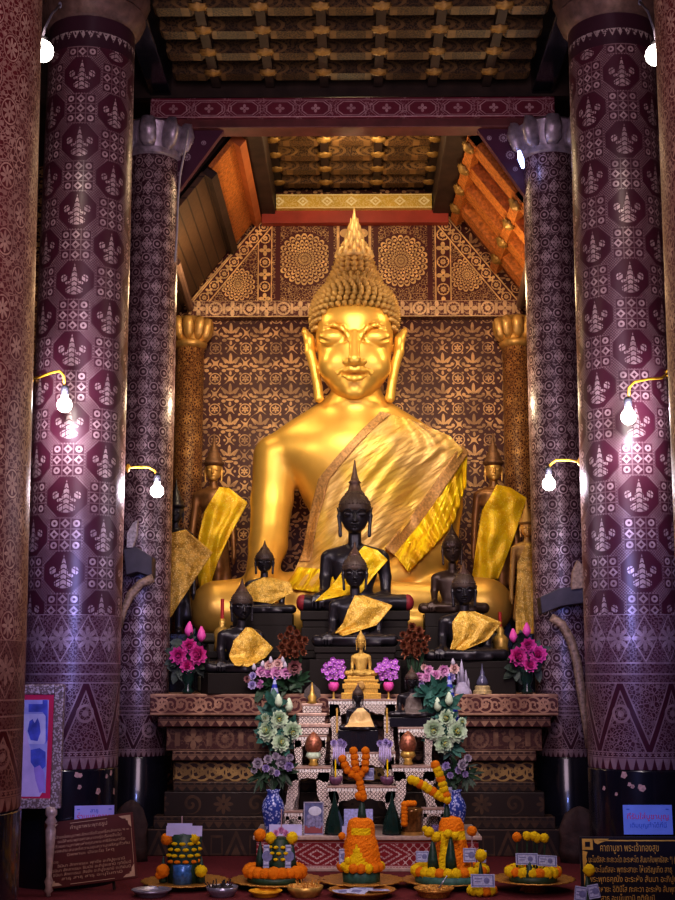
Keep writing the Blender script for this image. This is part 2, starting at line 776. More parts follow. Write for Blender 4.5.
def fn_rosband(P, h, c=0.0, n=12):
    def f(nt, u, v):
        w = v - c
        cu, c2 = ctr(u, P), ctr(u, P, P / 2)
        m = rosette(cu, w, h * .40, n, 1.6).max(petals(c2, w * .9, h * .40, 4, .2))
        d = (ctr(u, P / 2, P / 4)).abs()
        m = m.max(d.lt(P * .04) * w.abs().lt(h * .3))
        m = m.max(voro(nt, 60).gt(.62) * .5)
        return m.max(band(w.abs(), h * .455, h * .05))
    return f


M_deity = pattern('deity_stencil_lacquer', fn_deity, (.078, .016, .034), (.54, .41, .42), .36, wrap=.275, lmetal=.35, spec=.6)
M_leafcol = pattern('leaf_stencil_lacquer', fn_leafcol, (.066, .016, .030), (.54, .41, .42), .38, wrap=.2, lmetal=.3)
M_florcol = pattern('flower_stencil_lacquer', fn_florcol, (.12, .014, .018), (.50, .32, .24), .42, wrap=.40, lmetal=.25)
M_pilaster = pattern('pilaster_stencil', fn_florcol, (.095, .022, .012), (.62, .36, .14), .45, wrap=.12, lmetal=.3)
M_wall = pattern('back_wall_stencil', fn_wall, (.075, .011, .007), (.70, .42, .19), .5, lmetal=.15, wscale=4, wear=.55)


# ------------------------------------------------------------------ shell
WY = 11.2
fl = MB().box((-3.2, 2.6, -.1), (3.2, 12, 0)).build('floor', carpet)
tag(fl, kind='structure')
zc = zz(303, WY)
zt = zz(216, WY)
wb = MB().box((-3.2, WY, 0), (3.2, WY + .15, 5.9)).build('wall_back', M_wall)
tag(wb, kind='structure')
for nm, s in (('wall_left', -1), ('wall_right', 1)):
    o = MB().box((s * 2.9 - .06, 4.5, 0), (s * 2.9 + .06, WY, 5.9)).build(nm, side_dark)
    tag(o, kind='structure')


# gable above the cornice: one pentagon with its medallions
def gz(py):
    return zz(py, WY - .05)


def gx(px, py=260):
    return xx(px, WY - .05, py)


def fn_gable(nt, u, v):
    m = (voro(nt, 34, 'DISTANCE_TO_EDGE').lt(.07)) * .5
    m = m.max(voro(nt, 34).lt(.22) * .8)
    zl = gz(262)
    for px, py, R, n in ((304.5, 259, 27.5, 28), (401, 261, 27.5, 28), (238, 284, 17.5, 20), (467, 275, 18, 20)):
        du, dv = u - gx(px, py), v - gz(py)
        r = rad(du, dv)
        RR = ps(R, WY)
        m = m * r.gt(RR * 1.06) + mandala(du, dv, RR, n * .85, 4 if px > 250 and px < 450 else 3) * r.lt(RR * 1.06)
    # upright bands with small rosettes between the fields
    for px, w in ((265, 15), (354, 36), (443, 17)):
        du = u - gx(px)
        h = ps(w, WY) / 2
        inn = du.abs().lt(h)
        cv = ctr(v, h * 3.4, gz(262))
        val = rosette(du, cv, h * .75, 10, 1.5).max(petals(du, ctr(v, h * 3.4, gz(262) + h * 1.7), h * .8, 4)).max(band(du.abs(), h * .9, h * .16))
        m = m * inn.inv() + val * inn
    # dark lines round the middle fields
    for px in (278, 331, 376, 430):
        m = m * (u - gx(px)).abs().gt(.022)
    # sloping borders
    for sx, px0, py0, px1, py1 in ((-1, 258, 222, 190, 303), (1, 452, 222, 518, 300)):
        a, b = Vector((gx(px0, py0), gz(py0))), Vector((gx(px1, py1), gz(py1)))
        d = (b - a).normalized()
        nn = Vector((-d.y, d.x)) * sx
        if nn.dot(Vector((0, 4.5)) - a) > 0 and False:
            nn = -nn
        dist = ((u - a.x) * nn.x + (v - a.y) * nn.y).abs()
        al = (u - a.x) * d.x + (v - a.y) * d.y
        W = .13
        inn = dist.lt(W)
        w2 = dist - W / 2
        val = rosette(ctr(al, .14), w2, .045, 8, 1.5).max(band(w2.abs(), W * .44, W * .1)).max(petals(ctr(al, .14, .07), w2, .04, 4))
        m = m * inn.inv() + val * inn
    return m


M_gable = pattern('gable_stencil', fn_gable, (.095, .014, .010), (.92, .62, .26), .5, lmetal=.2, wear=.3)
g = MB()
gp = [(gx(190, 303), gz(303)), (gx(518, 303), gz(303)), (gx(518, 300), gz(300)), (gx(452, 222), gz(222)), (gx(452, 214), gz(214)), (gx(258, 214), gz(214)), (gx(258, 222), gz(222)), (gx(190, 300), gz(300))]
g.prism(gp, WY - .05, WY)
tag(g.build('trim_1', M_gable), kind='structure')
# cornice of rosettes
ch = gz(302) - gz(319)
M_corn = pattern('cornice_stencil', fn_rosband(.30, ch, gz(310.5)), (.14, .04, .03), (.85, .60, .33), .45, lmetal=.25, wear=.25)
c = MB().box((gx(188, 310), WY - .12, gz(319)), (gx(520, 310), WY - .0, gz(302.5)))
tag(c.build('trim_2', M_corn, bevel=.008), kind='structure')
# red beam and yellow band over the gable
r_ = MB().box((gx(262, 220), WY - .14, gz(226)), (gx(448, 220), WY - .05, gz(213)))
tag(r_.build('trim_3', red_paint, bevel=.006), kind='structure')


def fn_yband(nt, u, v):
    h = gz(200) - gz(214)
    w = v - (gz(200) + gz(214)) / 2
    d = ctr(u, .215).abs() * .85 + w.abs()
    m = d.lt(h * .34) * d.gt(h * .2) + d.lt(h * .1)
    m = m.max(band(w.abs(), h * .44, h * .06))
    return m.max(voro(nt, 75).gt(.55) * .35)


M_yband = pattern('yellow_diamond_band', fn_yband, (.70, .47, .06), (.95, .86, .50), .45, lmetal=.1, wear=.2)
y_ = MB().box((gx(277, 207), WY - .2, gz(214)), (gx(431, 207), WY - .05, gz(200)))
tag(y_.build('trim_4', M_yband), kind='structure')

C2TOP = zz(43, 7.62 - .283) + .48
# ceilings ---------------------------------------------------------------
CZ = 5.52
BY = 9.1          # depth of the great tie beam
tag(MB().box((-3.2, 4.5, CZ + .2), (3.2, WY + .15, CZ + .34)).build('ceiling', dark_wood), kind='structure')
ceil = bpy.data.objects['ceiling']


def fn_plank(nt, u, v):
    cu = ctr(u, .405, .2025)
    r = rad(cu * .36, v - 5.48)
    m = (r * 260.0).sin().gt(.0) * r.lt(.058)
    m = m.max(petals(cu * .7, v - 5.48, .03, 8))
    return m.max(voro(nt, 70).gt(.5) * .5) * .8


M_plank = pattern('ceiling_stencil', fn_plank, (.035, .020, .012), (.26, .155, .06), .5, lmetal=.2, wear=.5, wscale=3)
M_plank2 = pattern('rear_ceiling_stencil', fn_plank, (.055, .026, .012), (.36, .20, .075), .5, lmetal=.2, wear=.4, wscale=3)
boss_m = simple('gilt_boss', (.36, .21, .06), .45, .4, .3, 30, .3, .004)
boss_mb = MB().lathe([(.012, -.075), (.035, -.06), (.05, -.04), (.075, -.03), (.07, -.012), (.085, .0), (.06, .012)], 16, wob=lambda a, z: .16 * math.cos(8 * a))
boss_me = boss_mb.mesh('gilt_boss', boss_m, True)


def coffers(x0, x1, ys, xs, mat, z):
    for y in ys:
        b = MB()
        xc = [x0] + list(xs) + [x1]
        for i in range(len(xc) - 1):
            a, c = xc[i] + .035, xc[i + 1] - .035
            if c - a < .03:
                continue
            b.prism([(a, z - .045), (a + .02, z - .065), (c - .02, z - .065), (c, z - .045), (c, z + .05), (a, z + .05)], y - .055, y + .055)
        b.build('ceiling_beam', mat, ceil)
    for x in xs:
        MB().box((x - .032, ys[0] - .25, z - .05), (x + .032, ys[-1] + .2, z + .12)).build('cross_beam', dark_wood, ceil)
    for y in ys:
        for x in xs:
            link('gilt_boss', boss_me, ceil, (x, y - .05, z - .05), sc=(.85, .6, .42))


coffers(-1.33, 1.33, [7.28 + .315 * i for i in range(6)], [-1.0, -.6, -.2, .2, .6, 1.0], M_plank, CZ - .02)
ceil_front = ceil
ceil = MB().box((gx(250, 205), 9.34, CZ + .165), (gx(458, 205), WY - .02, CZ + .195)).build('ceiling_2', dark_wood)
tag(ceil, kind='structure')
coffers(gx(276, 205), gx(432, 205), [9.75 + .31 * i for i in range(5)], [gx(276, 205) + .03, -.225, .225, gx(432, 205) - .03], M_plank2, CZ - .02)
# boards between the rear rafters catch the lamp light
# long beams beside the front ceiling
for s in (-1, 1):
    MB().box((s * 1.42 - .08, 5.0, C2TOP + .004), (s * 1.42 + .08, BY, CZ + .16)).build('ceiling_edge_beam', black_lacquer, ceil_front, bevel=.01)
# beams beside the rear flat ceiling
rb = [(gx(276, 200), gx(258, 217)), (gx(432, 200), gx(451, 217))]
for a, b in rb:
    x0, x1 = min(a, b), max(a, b)
    MB().box((x0, 9.2, gz(217)), (x1, WY - .05, CZ + .16)).build('ceiling_edge_beam', dark_wood, ceil, bevel=.01)

# great tie beam with its painted cartouches


def fn_beam(nt, u, v):
    c0 = (zz(99, BY - .1) + zz(117, BY - .1)) / 2
    h = zz(99, BY - .1) - zz(117, BY - .1)
    w = v - c0
    cu, c2 = ctr(u, .262), ctr(u, .262, .131)
    a = cu.abs().max(w.abs() * 2.2)
    box = (cu.abs() * .8 + w.abs()).max(cu.abs()).max(w.abs() * 1.9)
    m = band(box, .098, .01) + band(box, .118, .005)
    m = m + petals(cu, w, h * .24, 4, .25) * .95
    m = m.max(voro(nt, 85).gt(.6) * c2.abs().lt(.03) * .7)
    m = m.max(band(w.abs(), h * .46, h * .05) * .7)
    return m


M_beam = pattern('tie_beam_cartouches', fn_beam, (.16, .018, .040), (.52, .32, .34), .45, lmetal=.1, wear=.3)
bx = (xx(150, BY - .1, 110), xx(555, BY - .1, 110))
tb = MB().box((bx[0], BY - .1, zz(117, BY - .1)), (bx[1], BY + .1, zz(97, BY - .1)))
tag(tb.build('trim_5', M_beam, bevel=.008), kind='structure')
tag(MB().box((-3.2, BY - .02, zz(98, BY)), (3.2, BY + .06, CZ + .2)).build('trim_9', dark_wood), kind='structure')  # added board that keeps rear lamp light off the front ceiling
tb2 = MB().box((bx[0], BY - .07, zz(127, BY - .07)), (bx[1], BY + .1, zz(117, BY - .07)))
tag(tb2.build('trim_6', simple('beam_underside_maroon', (.13, .035, .035), .5, 0, .3, 10), bevel=.006), kind='structure')


# purple corner panels under the beam
def fn_corner(nt, u, v):
    m = None
    for px, py, R in ((190, 143, 6), (187, 158, 6), (204, 144, 3.6), (180, 175, 3.6), (503, 139, 6.5), (510, 156, 6.5), (489, 139, 3.6), (515, 170, 3.6)):
        du, dv = u - xx(px, BY, py), v - zz(py, BY, px)
        r = rad(du, dv) * (1 / ps(R, BY))
        q = rosette(du, dv, ps(R, BY), 12, 1.0) * r.gt(.45) + r.lt(.3)
        m = q if m is None else m.max(q)
    return m


M_corner = pattern('corner_panel_rosettes', fn_corner, (.085, .018, .05), (.52, .40, .46), .5)
for k, pl in enumerate(([(228, 126), (150, 126), (150, 190), (176, 196)], [(474, 126), (530, 204), (556, 204), (556, 126)])):
    pts = [(xx(px, BY, py), zz(py, BY, px)) for px, py in pl]
    if k == 0:
        pts = pts[::1]
    b = MB()
    b.prism(pts if k == 0 else pts, BY - .02, BY + .04)
    tag(b.build('trim_%d' % (7 + k), M_corner), kind='structure')

# sloping sides of the rear ceiling
plank_m, nt, b_ = nodes_mat('brown_plank_boards')
s_ = nt.nodes.new('ShaderNodeSeparateXYZ')
nt.links.new(coord(nt), s_.inputs[0])
zy = X(nt, s_.outputs[1])
zx = X(nt, s_.outputs[2])
ln_ = ((zx * (2 * PI / .085)).sin().gt(.93))
st = noise(nt, 30, 5)
nt.links.new(mixc(nt, ln_.max(st * .6), (.12, .065, .035), (.028, .016, .010)), b_.inputs['Base Color'])
b_.inputs['Roughness'].default_value = .6


def slope(s):
    """s=-1 left, 1 right: frame from ridge (x,z) down to eave"""
    if s < 0:
        a = Vector((gx(257, 219), 0, gz(219)))
        e = Vector((gx(186, 307), 0, gz(307)))
    else:
        a = Vector((gx(453, 219), 0, gz(219)))
        e = Vector((gx(524, 307), 0, gz(307)))
    return a, e


def slab(s, t0, t1, y0, y1, h0, h1, mat, name, mb=None):
    """board on the slope between shares t0..t1 down the slope, h = thickness toward the room"""
    a, e = slope(s)
    d = e - a
    n = Vector((-d.z, 0, d.x)).normalized()
    if n.z > 0:
        n = -n
    vs = []
    for y in (y0, y1):
        for t, h in ((t0, h0), (t1, h0), (t1, h1), (t0, h1)):
            p = a + d * t + n * h
            vs.append((p.x, y, p.z))
    m = mb or MB()
    m.add(vs, [(0, 1, 2, 3), (7, 6, 5, 4), (0, 4, 5, 1), (1, 5, 6, 2), (2, 6, 7, 3), (3, 7, 4, 0)])
    if mb is None:
        return m.build(name, mat, ceil)


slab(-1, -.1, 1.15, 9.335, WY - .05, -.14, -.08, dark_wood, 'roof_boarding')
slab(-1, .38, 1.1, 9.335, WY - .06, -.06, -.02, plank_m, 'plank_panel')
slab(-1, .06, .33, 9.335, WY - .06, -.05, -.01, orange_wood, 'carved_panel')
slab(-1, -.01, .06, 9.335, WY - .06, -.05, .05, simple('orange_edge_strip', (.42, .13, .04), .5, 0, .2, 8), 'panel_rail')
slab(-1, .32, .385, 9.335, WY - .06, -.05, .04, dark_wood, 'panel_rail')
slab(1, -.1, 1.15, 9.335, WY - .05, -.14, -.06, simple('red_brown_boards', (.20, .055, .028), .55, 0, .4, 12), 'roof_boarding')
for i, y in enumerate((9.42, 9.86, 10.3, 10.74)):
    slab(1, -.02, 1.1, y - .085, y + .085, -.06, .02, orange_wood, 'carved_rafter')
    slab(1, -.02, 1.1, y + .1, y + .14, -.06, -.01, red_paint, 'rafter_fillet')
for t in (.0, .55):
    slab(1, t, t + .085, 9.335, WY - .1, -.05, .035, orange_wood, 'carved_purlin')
for y in (9.42, 9.86, 10.3, 10.74):
    a, e = slope(1)
    for t in (.03, .59):
        p = a + (e - a) * t
        link('gilt_boss', boss_me, ceil, (p.x - .03, y, p.z - .03), rot=(0, math.radians(45), 0), sc=(.7, .8, .6))
# small struts where slope meets the wall
for s, pa, pb in ((-1, (176, 262), (190, 308)), (1, (531, 255), (520, 305))):
    A, B = at(*pa, 9.9), at(*pb, WY - .2)
    MB().tube([A, B], .035, 8).build('eave_strut', simple('grey_brown_strut', (.20, .12, .09), .6) if s < 0 else MATS['grey_brown_strut'], ceil)

# ------------------------------------------------------------------ columns
crown_silver = simple('silvered_capital', (.42, .36, .42), .38, .45, .4, 20, .4, .008)
crown_gold = simple('gilded_capital', (.62, .38, .12), .42, .45, .35, 16, .4, .008)


def fn_lower(zb, z1, z2, z3, z4, P):
    """foot of a painted column: teeth, rows, big pointed leaves, line bands. zb bottom .. z4 top"""
    def f(nt, u, v):
        hh = z2 - z1
        m = voro(nt, 46, 'DISTANCE_TO_EDGE').lt(.11) * .6
        m = m.max(voro(nt, 46).lt(.20) * .7)
        # pointed leaves
        fu = (ctr(u, P) * (2 / P)).abs()
        vv = (v - z1) * (1 / hh)
        inz = v.gt(z1) * v.lt(z2)
        edge = (fu - vv).abs()
        leaf = m * (edge.gt(.16)) + edge.lt(.16) * edge.gt(.10) * .9 + 0.0
        k = rad(ctr(u, P, P / 2), (v - (z1 + hh * .55)))
        leaf = leaf.max(k.lt(.052) * k.gt(.036)).max(k.lt(.018))
        o = leaf * inz
        # rows under the leaves
        o = o.max(teeth(u, v, P / 6, z1 - zb, z1 - (z1 - zb) * .36) * .95)
        o = o.max(band(v, z1 - .004, .007)).max(band(v, z1 - (z1 - zb) * .3, .006))
        o = o.max(petals(ctr(u, .034), v - (z1 - (z1 - zb) * .16), .013, 4) * v.lt(z1))
        # line bands
        for z in (z2, z2 + (z3 - z2) * .45, z3, z4):
            o = o.max(band(v, z, .007))
        ban = v.gt(z2) * v.lt(z4)
        h3 = (z4 - z3)
        w3 = v - (z3 + z4) / 2
        dd = ctr(u, P / 2).abs() * (abs(h3) / (P / 2)) + w3.abs()
        br = band(dd, abs(h3) * .47, abs(h3) * .05).max(petals(ctr(u, P / 2), w3, abs(h3) * .26, 8, .3)) + m * .7
        br = br.max(((u * (2 * PI / .03)).sin() * (v * (2 * PI / .03)).sin()).gt(.45) * .5)
        o = o.max(br * ban * .85)
        return o
    return f


def column(name, label, x, Y, r, zs, mats, seg=72, group=None, taper=.94, cap=None, top=None, base_r=1.02, leafP=None):
    """zs: z of base top, teeth, leaf foot, leaf top, band top, shaft top"""
    t = thing(name, label, 'column', (x, Y, 0), 0, group, kind='thing')
    zb, z1, z2, z3, z4, z5 = zs
    MB().lathe([(r * base_r * 1.0, 0), (r * base_r, .06), (r * base_r, zb - .01), (r * .99, zb)], seg).build('column_foot', black_lacquer, t, auto=40)
    lo = pattern(name + '_foot_%d' % (len(MATS)), fn_lower(zb, z1, z2, z3, z4, leafP or r * PI / 2), mats[1], mats[2], .34, wrap=r, lmetal=.35, wear=.3)
    MB().lathe([(r * 1.0, zb), (r * 1.012, zb + .01), (r * 1.0, z4)], seg).build('ornamental_band', lo, t, auto=40)
    n = 8
    MB().lathe([(r * (1 - (1 - taper) * i / n), z4 + (z5 - z4) * i / n) for i in range(n + 1)], seg).build('shaft', mats[0], t, auto=40)
    return t


def Z(px_list, Y):
    return [zz(p, Y) for p in px_list]


# second pair: great columns in front of the altar
C2Y = 7.62
R2 = .283
c2z = Z([770, 757, 752, 683, 663, 614], C2Y - R2)
for s, px, lab in ((-1, 80, 'great purple lacquered column stencilled with deities, behind the framed portrait and brown plaque'),
                   (1, 625, 'great purple lacquered column stencilled with deities, behind the black and gold prayer board')):
    x = xx(px, C2Y, 400)
    zs = [c2z[0], c2z[1], c2z[2], c2z[3], c2z[5], zz(43, C2Y - R2)]
    zs = [c2z[0], c2z[2], c2z[3], c2z[4], c2z[5], zz(43, C2Y - R2)]
    t = column('lacquered_column', lab, x, C2Y, R2, zs, (M_deity, (.078, .016, .034), (.46, .34, .36)), group='painted temple columns', leafP=R2 * 2 * PI / 6)
    zt5 = zs[5]
    rt = R2 * .94
    nk = pattern('necking_%d' % s, lambda nt, u, v: teeth(u, v, .05, .05, zt5 + .10) * voro(nt, 70).gt(.4).max(band(v, zt5 + .005, .012)).max(band(v, zt5 + .14, .012)).max(voro(nt, 60).gt(.55) * .4 * v.gt(zt5 + .13)), (.05, .016, .03), (.42, .34, .34), .4, wrap=R2)
    MB().lathe([(rt, zt5), (rt, zt5 + .2)], 64, cap=False).build('necking', nk, t, smooth=True)
    MB().lathe([(rt, zt5 + .2), (rt * 1.06, zt5 + .215), (rt * 1.16, zt5 + .25), (rt * 1.25, zt5 + .32), (rt * 1.2, zt5 + .34), (rt * 1.24, zt5 + .36), (rt * 1.34, zt5 + .43), (rt * 1.3, zt5 + .48)], 64, wob=lambda a, z: .012 * math.cos(24 * a)).build('capital', simple('old_capital_gilding', (.13, .075, .065), .5, .3, .4, 20, .4, .006) if s < 0 else MATS['old_capital_gilding'], t, auto=50)

# nearest pair at the edges of the picture
C1Y = 5.6
R1 = .272
for s, px, R1, tp, lab in ((-1, -58, .405, .885, 'maroon stencilled column at the left edge, before the framed portrait'),
                   (1, 758, .385, .95, 'maroon stencilled column cut by the right edge of the photo')):
    x = xx(px, C1Y, 400)
    Yf = C1Y - .1
    zs = Z([812, 790, 730, 700, 640], Yf) + [zz(-40, Yf)]
    t = column('lacquered_column', lab, x, C1Y, R1, zs, (M_florcol, (.10, .014, .018), (.46, .28, .22)), group='painted temple columns', taper=tp, leafP=R1 * 2 * PI / 8)
    MB().lathe([(R1 * tp, zs[5]), (R1 * 1.2, zs[5] + .1), (R1 * 1.25, zs[5] + .15)], 48).build('capital', MATS['old_capital_gilding'], t, auto=40)

# third pair beside the altar
C3Y = 9.12
R3 = .2
for s, px, lab in ((-1, 147, 'slimmer purple lacquered column beside the left end of the altar'),
                   (1, 556, 'slimmer purple lacquered column beside the right end of the altar')):
    x = xx(px, C3Y, 400)
    Yf = C3Y - R3
    zs = Z([757, 749, 715, 706, 690], Yf) + [zz(152, Yf)]
    t = column('lacquered_column', lab, x, C3Y, R3, zs, (M_leafcol, (.066, .016, .030), (.46, .34, .36)), group='painted temple columns', taper=.97, leafP=R3 * 2 * PI / 6)
    z5 = zs[5]
    rt = R3 * .97
    MB().lathe([(rt, z5), (rt * 1.1, z5 + .01), (rt * 1.12, z5 + .05), (rt * 1.02, z5 + .06), (rt * 1.12, z5 + .12), (rt * 1.25, z5 + .24), (rt * 1.1, z5 + .27)], 48).build('capital', crown_silver, t, auto=50)
    # turned up petals round the capital
    for k in range(10):
        a = 2 * PI * k / 10 + .3
        m = MB()
        ca, sa = math.cos(a), math.sin(a)
        pts = [(.98, .05), (1.22, .09), (1.38, .17), (1.36, .25), (1.2, .27)]
        cen = [Vector((ca * rt * q, sa * rt * q, z5 + h)) for q, h in pts]
        m.tube(cen, [.035, .06, .065, .05, .02], 8, .45)
        po = m.build('capital_petal', crown_silver, t, smooth=True)

# pilasters against the back wall
C4Y = WY - .22
R4 = .125
for s, px, lab in ((-1, 189, 'red and gold pilaster with lotus capital at the left of the back wall'),
                   (1, 517.5, 'red and gold pilaster with lotus capital at the right of the back wall')):
    x = xx(px, C4Y, 400)
    t = thing('gilded_pilaster', lab, 'column', (x, C4Y, 0), 0, 'painted temple columns', kind='thing')
    zc_, zt_ = zz(347, C4Y), zz(319, C4Y)
    MB().lathe([(R4, zz(694, 8.7) + .001), (R4 * .97, zc_)], 40).build('shaft', M_pilaster, t, smooth=True)
    MB().lathe([(R4, zc_ - .02), (R4 * 1.15, zc_), (R4 * 1.2, zc_ + .03), (R4 * 1.02, zc_ + .045), (R4 * .98, zc_ + .06), (R4 * 1.1, zt_)], 40).build('capital', crown_gold, t, smooth=True)
    for k in range(10):
        a = 2 * PI * k / 10 - PI / 2
        ca, sa = math.cos(a), math.sin(a)
        H = zt_ - zc_
        cen = [Vector((ca * R4 * q, sa * R4 * q, zc_ + H * h)) for q, h in ((1.0, .2), (1.12, .4), (1.25, .7), (1.3, .9), (1.12, 1.0))]
        MB().tube(cen, [.02, .045, .05, .04, .015], 8, .5).build('capital_petal', crown_gold, t, smooth=True)
# ------------------------------------------------------------------ altar
AY = 8.7
ATZ = zz(694, AY)


def fn_leaves_low(P, c, h):
    def f(nt, u, v):
        cu, c2 = ctr(u, P), ctr(u, P, P / 2)
        w = v - c
        q = (cu.abs() * (1 / (P * .3))) + ((w + h * .5) * (1 / h)).abs()
        m = q.lt(1.0) * q.gt(.72) + q.lt(.45)
        q2 = (c2.abs() * (1 / (P * .16))).max((w + h * .12) .abs() * (1 / (h * .38)))
        m = m.max(q2.lt(1.0) * q2.gt(.75))
        return m.max(band(w, h * .46, h * .05))
    return f


altar = thing('tiered_altar', 'wide stepped maroon altar with gilt scrollwork carrying the statues', 'altar', (0, AY, 0))
tiers = [  # name, py0, py1, px half width, yoff, kind
    ('cornice', 694, 715.5, 203, -.02, 'scroll'),
    ('tooth_row', 715.5, 727, 195, .02, 'teeth'),
    ('frieze', 727, 751, 186, .07, 'ros'),
    ('tooth_row', 751, 761, 180, .05, 'teeth'),
    ('waist_panel', 761, 782, 177, .10, 'scroll2'),
    ('tooth_row', 782, 792, 178, .06, 'teeth'),
    ('lower_frieze', 792, 816.5, 187, .03, 'ros2'),
    ('tooth_row', 816.5, 829, 197, .0, 'teeth'),
    ('plinth', 829, 861, 203, -.03, 'leaf'),
]
for i, (nm, p0, p1, hw, yo, kind) in enumerate(tiers):
    y = AY + yo
    z0, z1 = zz(p1, y), zz(p0, y)
    if i == len(tiers) - 1:
        z0 = 0
    h, c = z1 - z0, (z0 + z1) / 2
    f = min(1, i / 5)  # lower tiers are duller brown, darkened further in colour to stand for shade
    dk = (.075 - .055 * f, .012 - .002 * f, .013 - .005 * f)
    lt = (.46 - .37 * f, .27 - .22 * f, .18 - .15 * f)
    if kind == 'scroll':
        fn = lambda nt, u, v, c=c, h=h: fn_scroll(.125, h * .80, c)(nt, u, v).max(petals(ctr(u, .25), v - c, h * .34, 5, .15, 2))
    elif kind == 'scroll2':
        fn = fn_scroll(.11, h, c)
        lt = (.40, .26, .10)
    elif kind == 'teeth':
        fn = lambda nt, u, v, c=c, h=h: teeth(u, v, .062, h * .55, c + h * .05).max(band(v, c + h * .14, h * .09)).max(petals(ctr(u, .045), v - (c + h * .32), h * .14, 4)).max(band(v, c + h * .46, h * .08))
    elif kind == 'ros':
        fn = fn_rosband(.42, h, c, 14)
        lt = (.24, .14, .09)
    elif kind == 'ros2':
        fn = lambda nt, u, v, c=c, h=h: petals(ctr(u, .42), v - c, h * .42, 8, .4).max(scroll(ctr(u, .42, .21), v - c, h * .42, 1.4))
    else:
        fn = fn_leaves_low(.25, c, h)
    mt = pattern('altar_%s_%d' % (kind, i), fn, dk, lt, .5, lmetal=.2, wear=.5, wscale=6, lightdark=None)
    X0 = ps(hw * .968, y)
    m = MB().box((-X0 + .01, y - AY, z0), (X0 + .01, y - AY + .16, z1))
    if i < 9:
        m.box((-1.19, .15, z0), (1.19, 2.35, z1))
        if i == 0:
            m.box((-1.55, .66, z0), (1.55, 2.35, z1))
    m.build(nm, mt, altar, bevel=.006)

# ------------------------------------------------------------------ the great seated Buddha
GY = 10.22
G = {}


def P3(px, py, Y):
    p = at(px, py, Y)
    return (p.x, p.y, p.z)


